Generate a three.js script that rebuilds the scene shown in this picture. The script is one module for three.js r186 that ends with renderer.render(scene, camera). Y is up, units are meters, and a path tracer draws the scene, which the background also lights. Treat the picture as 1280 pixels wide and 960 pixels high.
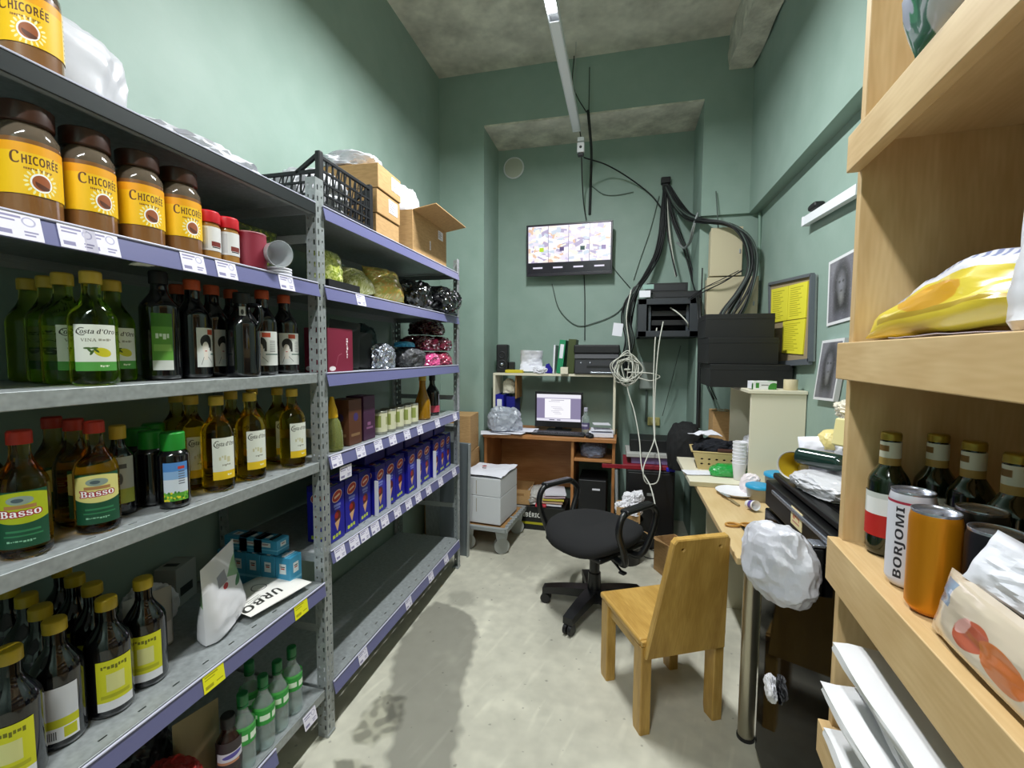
import * as THREE from 'three';
import { RoundedBoxGeometry } from 'three/addons/geometries/RoundedBoxGeometry.js';
import { mergeGeometries, mergeVertices, toCreasedNormals } from 'three/addons/utils/BufferGeometryUtils.js';
import { ImprovedNoise } from 'three/addons/math/ImprovedNoise.js';
import { RectAreaLightUniformsLib } from 'three/addons/lights/RectAreaLightUniformsLib.js';

// ---------------------------------------------------------------- camera, light, exposure
const scene = new THREE.Scene();
scene.background = new THREE.Color(0x000000);
const FOC = 563, CAMH = 1.42, D2R = Math.PI / 180;
const camera = new THREE.PerspectiveCamera(2 * Math.atan(480 / FOC) / D2R, 4 / 3, 0.02, 30);
camera.position.set(0, CAMH, 0);
camera.rotation.order = 'YXZ';
camera.rotation.set(-3.79 * D2R, 13.72 * D2R, 0.29 * D2R);
camera.updateMatrixWorld();
const renderer = new THREE.WebGLRenderer({ antialias: true });
renderer.toneMapping = THREE.LinearToneMapping;
renderer.toneMappingExposure = 1.05;
renderer.shadowMap.enabled = true;
RectAreaLightUniformsLib.init();
const LAMP_COLOR = 0xfbffff;
const lampX = -0.37, lampY = 3.1;
const lampSpans = [[-2.325, -1.7, 500], [-0.1, 1.08, 195]]; // from, to, brightness
for (const [z0, z1, power] of lampSpans) {
  const l = new THREE.RectAreaLight(LAMP_COLOR, power, 0.06, z1 - z0);
  l.position.set(lampX, lampY - 0.004, (z0 + z1) / 2);
  l.rotation.x = -Math.PI / 2;
  l.castShadow = true;
  scene.add(l);
}

// ---------------------------------------------------------------- helpers
const V = (x, y, z) => new THREE.Vector3(x, y, z);
function ray(px, py) { return V((px - 640) / FOC, -(py - 480) / FOC, -1).applyQuaternion(camera.quaternion); }
function onY(px, py, y) { const d = ray(px, py); return d.multiplyScalar((y - CAMH) / d.y).add(camera.position); }
function onX(px, py, x) { const d = ray(px, py); return d.multiplyScalar(x / d.x).add(camera.position); }
function onZ(px, py, z) { const d = ray(px, py); return d.multiplyScalar(z / d.z).add(camera.position); }
function onPl(px, py, P, N) { const d = ray(px, py); const t = P.clone().sub(camera.position).dot(N) / d.dot(N); return d.multiplyScalar(t).add(camera.position); }
function rng(seed) { let a = seed * 2654435761 >>> 0 || 1; return () => { a = a + 0x6D2B79F5 | 0; let t = Math.imul(a ^ a >>> 15, 1 | a); t = t + Math.imul(t ^ t >>> 7, 61 | t) ^ t; return ((t ^ t >>> 14) >>> 0) / 4294967296; }; }
const NZ = new ImprovedNoise();
const noise = (x, y, z = 0) => NZ.noise(x, y, z);
function fbm(x, y, z = 0, o = 4) { let s = 0, a = .5; for (let i = 0; i < o; i++) { s += a * noise(x, y, z); x *= 2.03; y *= 2.03; z *= 2.03; a *= .5; } return s; }
const used = {};
function numbered(n) { used[n] = (used[n] ?? -1) + 1; return used[n] ? n + '_' + String(used[n]).padStart(3, '0') : n; }
function tag(o, label, category, group) { o.userData.label = label; if (category) o.userData.category = category; if (group) o.userData.group = group; return o; }
function thing(name, label, category, p = [0, 0, 0], ry = 0, group) {
  const o = new THREE.Group(); o.name = numbered(name);
  if (p.isVector3) o.position.copy(p); else o.position.set(...p);
  o.rotation.y = ry; scene.add(o); return tag(o, label, category, group);
}
function clean(g) {
  if (g.index) g = g.toNonIndexed();
  for (const k of Object.keys(g.attributes)) if (!['position', 'normal', 'uv'].includes(k)) g.deleteAttribute(k);
  if (!g.attributes.uv) g.setAttribute('uv', new THREE.BufferAttribute(new Float32Array(g.attributes.position.count * 2), 2));
  if (!g.attributes.normal) g.computeVertexNormals();
  g.morphAttributes = {}; return g;
}
const merge = (l) => Array.isArray(l) ? (l.length === 1 ? l[0] : mergeGeometries(l.map(clean))) : l;
function part(parent, name, geo, m, label) {
  const o = new THREE.Mesh(merge(geo), m); o.name = name; o.castShadow = o.receiveShadow = true;
  parent.add(o); if (label) o.userData.label = label; return o;
}
function solo(name, label, category, geo, m, p = [0, 0, 0], ry = 0, group) {
  const o = new THREE.Mesh(merge(geo), m); o.name = numbered(name); o.castShadow = o.receiveShadow = true;
  if (p.isVector3) o.position.copy(p); else o.position.set(...p);
  o.rotation.y = ry; scene.add(o); return tag(o, label, category, group);
}
function struct(name, geo, m, label) { const o = new THREE.Mesh(merge(geo), m); o.name = name; o.castShadow = o.receiveShadow = true; o.userData.kind = 'structure'; if (label) o.userData.label = label; scene.add(o); return o; }
function dup(root, p, ry, label, group) {
  const r = root.clone(); r.name = numbered(root.name.replace(/_\d{3}$/, '')); scene.add(r);
  r.userData = { ...root.userData };
  if (p.isVector3) r.position.copy(p); else r.position.set(...p);
  if (ry !== undefined) r.rotation.y = ry; if (label) r.userData.label = label; if (group) r.userData.group = group; return r;
}
// geometry: boxes have y at their bottom
const P0 = (w, h, d, x = 0, y = 0, z = 0) => new THREE.BoxGeometry(w, h, d).translate(x, y + h / 2, z);
const B = (w, h, d, x = 0, y = 0, z = 0, r = .003) => new RoundedBoxGeometry(w, h, d, 1, Math.min(r, w * .45, h * .45, d * .45)).translate(x, y + h / 2, z);
const Cy = (r, h, x = 0, y = 0, z = 0, seg = 20, r2 = r) => new THREE.CylinderGeometry(r2, r, h, seg).translate(x, y + h / 2, z);
const lathe = (pts, seg = 24) => new THREE.LatheGeometry(pts.map(([a, b]) => new THREE.Vector2(Math.max(a, 1e-4), b)), seg);
function tube(pts, r, seg = 0, rad = 6, closed = false) {
  const c = new THREE.CatmullRomCurve3(pts.map(p => p.isVector3 ? p : V(...p)), closed, 'centripetal');
  return new THREE.TubeGeometry(c, seg || pts.length * 6, r, rad, closed);
}
function bar(a, b, r, seg = 8) { a = a.isVector3 ? a : V(...a); b = b.isVector3 ? b : V(...b); return new THREE.TubeGeometry(new THREE.LineCurve3(a, b), 1, r, seg, false); }
function boxBar(a, b, w, h) { // square bar between two points
  a = a.isVector3 ? a : V(...a); b = b.isVector3 ? b : V(...b); const L = a.distanceTo(b);
  const g = new THREE.BoxGeometry(w, h, L); const m = new THREE.Matrix4().lookAt(a, b, Math.abs(b.y - a.y) > .95 * L ? V(1, 0, 0) : V(0, 1, 0)); m.setPosition(a.clone().add(b).multiplyScalar(.5)); return g.applyMatrix4(m);
}
function extr(pts, d, bevel = .002, holes = []) {
  const s = new THREE.Shape(pts.map(p => new THREE.Vector2(...p)));
  for (const h of holes) s.holes.push(new THREE.Path(h.map(p => new THREE.Vector2(...p))));
  return new THREE.ExtrudeGeometry(s, { depth: d, bevelEnabled: bevel > 0, bevelSize: bevel, bevelThickness: bevel, bevelSegments: 1, curveSegments: 6 });
}
// triangles from explicit quads (each 4 vertices)
function quads(list) {
  const pos = [], uv = [];
  for (const [a, b, c, d] of list) { pos.push(...a, ...b, ...c, ...a, ...c, ...d); uv.push(0, 0, 1, 0, 1, 1, 0, 0, 1, 1, 0, 1); }
  const g = new THREE.BufferGeometry(); g.setAttribute('position', new THREE.Float32BufferAttribute(pos, 3)); g.setAttribute('uv', new THREE.Float32BufferAttribute(uv, 2)); g.computeVertexNormals(); return g;
}
// uv in metres, by the way a face points
function uvm(g, s = 1, ox = 0, oy = 0) {
  g = clean(g); const p = g.attributes.position, n = g.attributes.normal, u = g.attributes.uv;
  for (let i = 0; i < p.count; i++) {
    const ax = Math.abs(n.getX(i)), ay = Math.abs(n.getY(i)), az = Math.abs(n.getZ(i));
    if (ax >= ay && ax >= az) u.setXY(i, p.getZ(i) / s + ox, p.getY(i) / s + oy);
    else if (ay >= az) u.setXY(i, p.getX(i) / s + ox, p.getZ(i) / s + oy);
    else u.setXY(i, p.getX(i) / s + ox, p.getY(i) / s + oy);
  } return g;
}
// wood: long grain runs along u; swap so that it runs along the chosen axis
function uvWood(g, axis, s = 1, off = 0) {
  g = clean(g); const p = g.attributes.position, n = g.attributes.normal, u = g.attributes.uv;
  for (let i = 0; i < p.count; i++) {
    const c = [p.getX(i), p.getY(i), p.getZ(i)], a = [Math.abs(n.getX(i)), Math.abs(n.getY(i)), Math.abs(n.getZ(i))];
    const k = a.indexOf(Math.max(...a)); const o = [0, 1, 2].filter(q => q !== k && q !== axis)[0];
    u.setXY(i, (c[axis] + off) / s, (c[o] + off * .7 + c[k] * .3) / s);
  } return g;
}
// a soft crumpled body resting on y = 0
function crumple(w, h, d, seed, { amp = .22, freq = 2.2, e = .8, detail = 14, flat = .55, crease = .7 } = {}) {
  let g = new THREE.IcosahedronGeometry(1, detail); g.deleteAttribute('uv'); g.deleteAttribute('normal'); g = mergeVertices(g, 1e-4);
  const p = g.attributes.position, s = seed * 7.31;
  for (let i = 0; i < p.count; i++) {
    let x = p.getX(i), y = p.getY(i), z = p.getZ(i);
    const r1 = 1 - Math.abs(noise(x * freq + s, y * freq, z * freq)) * 2, r2 = 1 - Math.abs(noise(x * freq * 2.3, y * freq * 2.3 + s, z * freq * 2.3)) * 2;
    const lo = noise(x * 1.1 + s, y * 1.1 + 3, z * 1.1);
    const r3 = 1 - Math.abs(noise(x * freq * 4.9 + 5, y * freq * 4.9, z * freq * 4.9 + s)) * 2;
    const k = 1 + amp * (.55 * r1 + .35 * r2 + (detail > 10 ? .07 * r3 : 0) + .9 * lo - .52);
    const q = (t) => Math.sign(t) * Math.pow(Math.abs(t), e);
    x = q(x) * k; y = q(y) * k; z = q(z) * k;
    if (y < -flat) y = -flat + (y + flat) * .08;
    p.setXYZ(i, x * w / 2, y, z * d / 2);
  }
  g.computeBoundingBox(); const b = g.boundingBox; const sc = h / (b.max.y - b.min.y);
  for (let i = 0; i < p.count; i++) p.setY(i, (p.getY(i) - b.min.y) * sc);
  g = toCreasedNormals(g, crease); return clean(g);
}
// a flat folded stack item with soft uneven faces, base at y = 0
function softBox(w, h, d, seed, amp = .006) {
  let g = new THREE.BoxGeometry(w, h, d, 14, 3, 20); g.deleteAttribute('uv'); g.deleteAttribute('normal'); g = mergeVertices(g, 1e-5); const p = g.attributes.position;
  for (let i = 0; i < p.count; i++) {
    const x = p.getX(i), y = p.getY(i), z = p.getZ(i), ex = Math.abs(x) / (w / 2), ez = Math.abs(z) / (d / 2), rim = Math.pow(Math.max(ex, ez), 10);
    const n = 1 - Math.abs(noise(x * 7 + seed, z * 4 + seed * 3)) * 2, m = noise(x * 16, z * 11 + seed);
    p.setXYZ(i, x + noise(z * 9 + seed, y * 30) * .007 * ex, y * (1 - .55 * rim) + amp * (.7 * n + .5 * m), z + noise(x * 9, y * 30 + seed) * .007 * ez);
  }
  g = toCreasedNormals(g, .6); return clean(g.translate(0, h / 2 + amp, 0));
}
// a sealed pouch standing in the xy plane, base at y = 0, thickness along z; uv covers the front
function pillow(w, h, t, seed, { nx = 14, ny = 18, wr = .25, taper = 0, gus = 0, bend = 0 } = {}) {
  const pos = [], uv = [], idx = []; const s = seed * 3.7;
  for (const side of [1, -1]) for (let j = 0; j <= ny; j++) for (let i = 0; i <= nx; i++) {
    const u = i / nx, v = j / ny, a = u * 2 - 1, b = v * 2 - 1;
    let th = Math.pow(Math.max(0, 1 - a * a), .5) * Math.pow(Math.max(0, 1 - Math.pow(Math.abs(b), gus ? 6 : 3)), .6);
    if (gus) th = Math.pow(Math.max(0, 1 - a * a * a * a), .5) * Math.min(1, (1 - v) * 1.25) * Math.min(1, v * 10 + .75);
    const edge = Math.min(1, Math.min(u, 1 - u) * 8) * Math.min(1, Math.min(v, 1 - v) * 8);
    const rk = (1 - Math.abs(noise(u * 3 + s, v * 4, side)) * 2) * .5 + noise(u * 7 + s, v * 9, side + 3) * .5;
    const wv = noise(u * 2 + s, v * 2, 7) * t * wr * .6;
    const z = side * (th * t / 2 * (1 + wr * rk) + .0006) + wv * edge + bend * b * b;
    pos.push(a * w / 2 * (1 - taper * v) + noise(s, v * 4) * w * .03 * wr, v * h, z);
    uv.push(side > 0 ? u : 1 - u, v);
  }
  const N = (nx + 1) * (ny + 1);
  for (const k of [0, 1]) for (let j = 0; j < ny; j++) for (let i = 0; i < nx; i++) {
    const a = k * N + j * (nx + 1) + i, b = a + 1, c = a + nx + 1, d = c + 1;
    if (!k) idx.push(a, b, d, a, d, c); else idx.push(a, d, b, a, c, d);
  }
  // seal the rim
  const rim = []; for (let i = 0; i <= nx; i++) rim.push(i); for (let j = 1; j <= ny; j++) rim.push(j * (nx + 1) + nx); for (let i = nx - 1; i >= 0; i--) rim.push(ny * (nx + 1) + i); for (let j = ny - 1; j >= 1; j--) rim.push(j * (nx + 1));
  for (let i = 0; i < rim.length; i++) { const a = rim[i], b = rim[(i + 1) % rim.length]; idx.push(a, a + N, b + N, a, b + N, b); }
  const g = new THREE.BufferGeometry(); g.setAttribute('position', new THREE.Float32BufferAttribute(pos, 3)); g.setAttribute('uv', new THREE.Float32BufferAttribute(uv, 2)); g.setIndex(idx); g.computeVertexNormals();
  return clean(toCreasedNormals(g, .8));
}
// a crinkled sheet lying in xz, with thickness
function sheet(w, d, seed, amp = .01, n = 12, th = .0012) {
  const mk = (dy) => { const g = new THREE.PlaneGeometry(w, d, n, n).rotateX(-Math.PI / 2); const p = g.attributes.position; for (let i = 0; i < p.count; i++) { const x = p.getX(i), z = p.getZ(i); p.setY(i, amp * (1 + (1 - Math.abs(noise(x * 9 + seed, z * 9)) * 2) * .6 + noise(x * 22, z * 22 + seed) * .5) * (.3 + 1.4 * Math.pow(Math.abs(noise(x * 4 + seed * 2, z * 4)) + .2, 1)) + dy); } g.computeVertexNormals(); return g; };
  const a = mk(th), b = mk(0); const pa = a.attributes.position, pb = b.attributes.position; const q = [];
  const E = (i, j) => { q.push([[pb.getX(i), pb.getY(i), pb.getZ(i)], [pb.getX(j), pb.getY(j), pb.getZ(j)], [pa.getX(j), pa.getY(j), pa.getZ(j)], [pa.getX(i), pa.getY(i), pa.getZ(i)]]); };
  for (let i = 0; i < n; i++) { E(n * (n + 1) + i, n * (n + 1) + i + 1); E(i + 1, i); E(i * (n + 1) + n + (n + 1), i * (n + 1) + n); E(i * (n + 1), (i + 1) * (n + 1)); }
  b.index.array.reverse(); b.computeVertexNormals();
  return merge([a, b, quads(q)]);
}
// ---------------------------------------------------------------- textures and materials
function canvasTex(w, h, draw, repeat) {
  const c = document.createElement('canvas'); c.width = w; c.height = h; draw(c.getContext('2d'), w, h);
  const t = new THREE.CanvasTexture(c); t.colorSpace = THREE.SRGBColorSpace; t.anisotropy = 8; t.magFilter = THREE.LinearFilter;
  if (repeat) t.wrapS = t.wrapT = THREE.RepeatWrapping; return t;
}
function dataTex(w, h, fn, srgb = true, ch = 3) {
  const d = new Uint8Array(w * h * 4);
  for (let y = 0; y < h; y++) for (let x = 0; x < w; x++) { const c = fn(x / w, y / h); const i = (y * w + x) * 4; if (typeof c === 'number') d[i] = d[i + 1] = d[i + 2] = Math.max(0, Math.min(255, c)); else for (let k = 0; k < 3; k++) d[i + k] = Math.max(0, Math.min(255, c[k])); d[i + 3] = 255; }
  const t = new THREE.DataTexture(d, w, h); if (srgb) t.colorSpace = THREE.SRGBColorSpace; t.magFilter = THREE.LinearFilter; t.minFilter = THREE.LinearMipmapLinearFilter; t.generateMipmaps = true; t.wrapS = t.wrapT = THREE.RepeatWrapping; t.needsUpdate = true; return t;
}
const S = (o) => new THREE.MeshStandardMaterial({ roughness: .6, ...o });
const Ph = (o) => new THREE.MeshPhysicalMaterial({ roughness: .4, ...o });
const tn = (f) => (x, y) => { // periodic blend so that repeats do not show a seam
  const b = .2, wx = x > 1 - b ? (x - 1 + b) / b : 0, wy = y > 1 - b ? (y - 1 + b) / b : 0;
  const a0 = f(x, y) * (1 - wx) + (wx ? f(x - 1, y) * wx : 0); if (!wy) return a0;
  return a0 * (1 - wy) + (f(x, y - 1) * (1 - wx) + (wx ? f(x - 1, y - 1) * wx : 0)) * wy;
};
// ---------------------------------------------------------------- the room
const XL = -1.5, XR = 0.93, ZB = -3.58, ZN = -4.02, HC = 3.66, ZF = 1.3;
const paintN = tn((x, y) => fbm(x * 6, y * 6, 1.3, 5));
const paintBump = dataTex(256, 256, (x, y) => 128 + 90 * fbm(x * 22, y * 22, 4, 3), false);
const paintMap = dataTex(256, 256, (x, y) => { const n = paintN(x, y); return [144 + n * 12, 166 + n * 10, 156 + n * 11]; });
const M = {};
M.wall = S({ map: paintMap, roughness: .55, bumpMap: paintBump, bumpScale: .0012 });
const concN = tn((x, y) => fbm(x * 7, y * 7, 9.1, 5)), concF = tn((x, y) => fbm(x * 30, y * 30, 2.2, 3));
const concMap = dataTex(512, 512, (x, y) => { const n = concN(x, y), f = concF(x, y), v = 208 + n * 66 + f * 22; return [v, v * .985, v * .93]; });
const concBump = dataTex(256, 256, (x, y) => 128 + 150 * concN(x, y) + 60 * concF(x, y), false);
M.conc = S({ map: concMap, roughness: .92, bumpMap: concBump, bumpScale: .012 });
// floor: grey concrete with the dark stains that the photograph shows, at their outlines
const FX0 = -1.6, FX1 = 1.1, FZ0 = -4.2, FZ1 = 1.4;
const floorTex = (() => {
  const W = 768, H = 1536; const stains = [];
  const st = (pix, dark, soft, col) => stains.push({ p: pix.map(([x, y]) => { const q = onY(x, y, 0); return [q.x, q.z]; }), dark, soft, col });
  st([[545, 752], [570, 758], [592, 772], [597, 790], [594, 810], [583, 840], [576, 880], [574, 920], [566, 950], [556, 990], [470, 990], [485, 945], [492, 915], [484, 890], [490, 850], [491, 822], [508, 790], [530, 762]], .27, .012);
  st([[560, 742], [580, 738], [594, 745], [592, 756], [578, 758], [562, 756]], .16, .02);
  st([[462, 884], [476, 866], [492, 866], [506, 874], [504, 900], [494, 914], [466, 930], [443, 930], [441, 914], [450, 902]], .3, .012, 1);
  st([[420, 952], [440, 950], [462, 958], [470, 1000], [410, 1000]], .34, .01, 1);
  st([[690, 760], [720, 765], [716, 800], [690, 812], [672, 790]], .07, .05);
  st([[600, 660], [660, 650], [700, 690], [650, 720], [600, 700]], .07, .08);
  const sd = (p, x, z) => { let d = 1e9, s = 1; for (let i = 0, j = p.length - 1; i < p.length; j = i++) { const ex = p[j][0] - p[i][0], ez = p[j][1] - p[i][1], wx = x - p[i][0], wz = z - p[i][1]; const t = Math.max(0, Math.min(1, (wx * ex + wz * ez) / (ex * ex + ez * ez))); const bx = wx - ex * t, bz = wz - ez * t; d = Math.min(d, bx * bx + bz * bz); const c1 = z >= p[i][1], c2 = z < p[j][1], c3 = ex * wz > ez * wx; if ((c1 && c2 && c3) || (!c1 && !c2 && !c3)) s = -s; } return s * Math.sqrt(d); };
  return dataTex(W, H, (u, v) => {
    const x = FX0 + u * (FX1 - FX0), z = FZ0 + v * (FZ1 - FZ0);
    const n = fbm(x * 2.2, z * 2.2, 5, 5), f = fbm(x * 14, z * 14, 3, 3), sc = Math.max(0, fbm(x * 30 + z * 8, z * 4, 8, 2) - .18);
    const pl = Math.max(0, noise(x * 5 + 4, z * 5, 2) - .12) * Math.max(0, noise(x * 17, z * 17, 6) + .25);
    let k = 1 + n * .17 + f * .1 + sc * .25 + pl * .28; let yl = 0;
    for (const s of stains) { const d = sd(s.p, x, z) + noise(x * 18, z * 18) * .022; const m = Math.max(0, Math.min(1, .5 - d / (2 * s.soft))); const w = s.col ? Math.max(.35, Math.min(1, .8 + 1.7 * noise(x * 26, z * 26, 3))) : 1 + .5 * n + .4 * f; k *= 1 - s.dark * m * w; if (s.col) yl += m * .03; }
    const sp = noise(x * 46, z * 46, 1) > .68 ? .8 : 1; k *= sp;
    return [197 * k, 194 * k, (178 - yl * 160) * k];
  });
})();
floorTex.wrapS = floorTex.wrapT = THREE.ClampToEdgeWrapping;
M.floor = S({ map: floorTex, roughness: .62, bumpMap: concBump, bumpScale: .0 });
{
  const g = P0(FX1 - FX0, .1, FZ1 - FZ0, (FX0 + FX1) / 2, -.1, (FZ0 + FZ1) / 2), p = g.attributes.position, u = g.attributes.uv;
  for (let i = 0; i < p.count; i++) u.setXY(i, (p.getX(i) - FX0) / (FX1 - FX0), (p.getZ(i) - FZ0) / (FZ1 - FZ0));
  struct('floor', g, M.floor, 'grey concrete floor with dark stains');
}
const blk = (x0, x1, y0, y1, z0, z1) => P0(x1 - x0, y1 - y0, z1 - z0, (x0 + x1) / 2, y0, (z0 + z1) / 2);
struct('wall_left', uvm(blk(XL - .1, XL, 0, HC, ZB, ZF)), M.wall, 'sage green painted wall behind the metal shelves');
const STEP = 2.43;
struct('wall_right', uvm(merge([blk(XR, XR + .12, 0, STEP, ZB, ZF), blk(XR - .075, XR + .12, STEP, HC, ZB, ZF)])), M.wall, 'sage green wall, thicker above a ledge');
const NX0 = -1.116, NX1 = .535, NY = 3.25;
struct('wall_back', uvm(merge([blk(XL - .1, NX0, 0, HC, ZN - .1, ZB), blk(NX1, XR + .12, 0, STEP, ZN - .1, ZB - .03), blk(NX1, XR + .12, STEP, HC, ZN - .1, ZB), blk(NX0, NX1, NY, HC, ZN - .1, ZB), blk(NX0, NX1, 0, NY, ZN - .1, ZN)])), M.wall, 'sage green end wall with a tall recess');
struct('wall_front', uvm(blk(XL - .1, XR + .12, 0, HC, ZF, ZF + .1)), M.wall);
struct('ceiling', uvm(blk(XL - .1, XR + .12, HC, HC + .12, ZN - .1, ZF + .1), 1.6), M.conc, 'bare concrete ceiling');
struct('trim_1', uvm(blk(NX0 + .001, NX1 - .001, NY - .014, NY, ZN, ZB - .001), 1.1, .3, .2), M.conc, 'bare concrete underside of the recess');
{ // rough beam along the top of the right wall
  const g = new THREE.BoxGeometry(.165, .24, ZF - ZB, 6, 6, 60).translate(XR - .125 - .04, HC - .12, (ZB + ZF) / 2), p = g.attributes.position;
  for (let i = 0; i < p.count; i++) { const x = p.getX(i), y = p.getY(i), z = p.getZ(i); const k = .016; p.setXYZ(i, x + k * noise(x * 9, y * 9, z * 6), y + k * noise(x * 9 + 7, y * 9, z * 6) * (y < HC - .02 ? 1 : 0), z); }
  g.computeVertexNormals(); struct('trim_2', uvm(clean(g), .8), M.conc, 'rough concrete beam under the ceiling');
}
// ---------------------------------------------------------------- metal shelving along the left wall
const galvN = dataTex(128, 128, (x, y) => 200 + 60 * tnG(x, y), false);
function tnG(x, y) { return noise(x * 18, y * 18, 3) * .6 + noise(x * 40, y * 40, 9) * .4; }
const galvC = dataTex(128, 128, (x, y) => { const v = 168 + 26 * tnG(x, y); return [v * .97, v, v * 1.01]; });
M.galv = S({ map: galvC, metalness: .35, roughness: .42 });
M.galvDark = S({ color: 0x2b2f31, metalness: .2, roughness: .4 });
M.rail = S({ color: 0x696a96, roughness: .38 });
M.edgeGlint = S({ color: 0xc6c6dc, roughness: .3 });  // pale lilac for painted highlights along rail and shelf edges
M.tag = S({ map: canvasTex(64, 48, (c, w, h) => { c.fillStyle = '#eae6f6'; c.fillRect(0, 0, w, h); c.fillStyle = '#8d88ad'; c.fillRect(5, 6, 34, 4); c.fillRect(5, 14, 26, 3); c.fillRect(5, 34, 20, 8); c.fillRect(40, 32, 18, 3); c.fillRect(40, 38, 14, 3); c.strokeStyle = '#a7a3c4'; c.lineWidth = 2; c.beginPath(); c.arc(48, 14, 8, 0, 7); c.stroke(); }), roughness: .4 });
M.tagY = S({ map: canvasTex(64, 48, (c, w, h) => { c.fillStyle = '#f2ee1c'; c.fillRect(0, 0, w, h); c.fillStyle = '#b0a90c'; c.fillRect(5, 6, 40, 4); c.fillRect(5, 14, 30, 3); c.fillRect(5, 32, 24, 9); c.fillRect(38, 34, 20, 3); }), roughness: .4 });
const SXF = -1.031, SDEP = .448, U1 = [1.93, 1.66, 1.35, 1.035, .595, .19], U2 = [1.93, 1.655, 1.348, 1.047, .695, .194];
const flangeGeo = (() => { // slotted flange 40 mm wide, 2.02 m tall, in xy, 2 mm thick
  const holes = []; for (let y = .03; y < 1.99; y += .0375) { holes.push([[.006, y], [.013, y], [.013, y + .017], [.006, y + .017]]); holes.push([[.027, y + .012], [.033, y + .012], [.033, y + .02], [.027, y + .02]]); }
  return extr([[0, 0], [.04, 0], [.04, 2.02], [0, 2.02]], .002, 0, holes);
})();
function postGeo(sx, sz) { // corner at the origin; flanges run to -sx and -sz
  const a = flangeGeo.clone(); a.scale(-sx, 1, 1); if (sx > 0) { a.index || 0; }
  const b = flangeGeo.clone().rotateY(-Math.PI / 2); b.scale(1, 1, -sz);
  const fix = (g, flip) => { if (!flip) return g; const p = g.attributes.position, n = g.attributes.normal, u = g.attributes.uv; for (let i = 0; i < p.count; i += 3) for (const at of [p, n, u]) { const k = at.itemSize; for (let j = 0; j < k; j++) { const t = at.array[(i + 1) * k + j]; at.array[(i + 1) * k + j] = at.array[(i + 2) * k + j]; at.array[(i + 2) * k + j] = t; } } return g; };
  return merge([fix(a, sx > 0), fix(b, sz > 0), B(.044, .012, .044, -sx * .019, 0, -sz * .019, .003)]);
}
function shelfGeo(len) {
  const holes = []; for (let z = -len / 2 + .06; z < len / 2 - .05; z += .082) holes.push([[z, .026], [z + .018, .026], [z + .018, .031], [z, .031]]);
  const top = extr([[-len / 2, 0], [len / 2, 0], [len / 2, SDEP - .01], [-len / 2, SDEP - .01]], .0015, 0, holes); // shape x -> z, shape y -> -x from the front
  const m = new THREE.Matrix4().makeBasis(V(0, 0, -1), V(-1, 0, 0), V(0, 1, 0)); top.applyMatrix4(m).translate(-.005, -.0015, 0);
  return merge([uvm(top, .3), uvm(B(.006, .034, len, -.005, -.034, 0, .002), .3), P0(.016, .0015, len, -.012, -.034, 0), P0(.002, .034, len, -SDEP + .007, -.034, 0), P0(SDEP - .012, .03, .002, -SDEP / 2, -.032, len / 2), P0(SDEP - .012, .03, .002, -SDEP / 2, -.032, -len / 2)]);
}
const tagGeo = new THREE.BoxGeometry(.0012, .046, .062), railGeoL = {};
function railAt(unit, y, len, tags, m = M.rail, tilt = .22, hgt = .05) {
  const g = B(.003, hgt, len, 0, -hgt, 0, .001); const r = part(unit, 'price_rail', uvm(g, .4), m); r.position.set(.006, y + .002, 0); r.rotation.z = tilt;
  part(r, 'rail_edge_highlight', B(.006, .005, len, .002, -.004, 0, .002), m === M.rail ? M.edgeGlint : M.galv);  // plastic top edge, its bright highlight put into the pale colour
  for (const [z, mm, k = 1] of tags) { const t = part(r, 'price_tag', tagGeo, mm || M.tag); t.position.set(.0026, -.026, z); t.scale.z = k; }
  return r;
}
function shelvingUnit(z0, z1, shelves, label, ends = [1, -1]) {
  const zc = (z0 + z1) / 2, len = z1 - z0, u = thing('metal_shelving_unit', label, 'shelving', [SXF, 0, zc], 0);
  for (const [fx, sx] of [[0, 1], [-SDEP, -1]]) for (const sz of ends) { const p = part(u, 'post', uvm(postGeo(sx, sz), .3), M.galv); p.position.set(fx + (sx > 0 ? .004 : -.004), 0, sz * (len / 2)); }
  const sg = shelfGeo(len - .012);
  for (const y of shelves) { const s = part(u, 'shelf', sg, M.galv); s.position.y = y; }
  for (const sz of ends) for (const y of [1.8, 1.12, .4]) part(u, 'side_brace', B(SDEP - .05, .03, .003, -SDEP / 2, y, sz * (len / 2 - .004), .001), M.galv);
  return u;
}
const u1z = [-1.372, -.03], u2z = [-2.765, -1.371]; // the two units share the posts between them
const unit1 = shelvingUnit(...u1z, U1, 'galvanised metal shelving unit full of bottles and yellow jars', [1]);
const unit2 = shelvingUnit(...u2z, U2, 'galvanised metal shelving unit with black crate and cardboard boxes on top');
const zAt = (px, py) => onX(px, py, SXF + .01).z;
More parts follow.
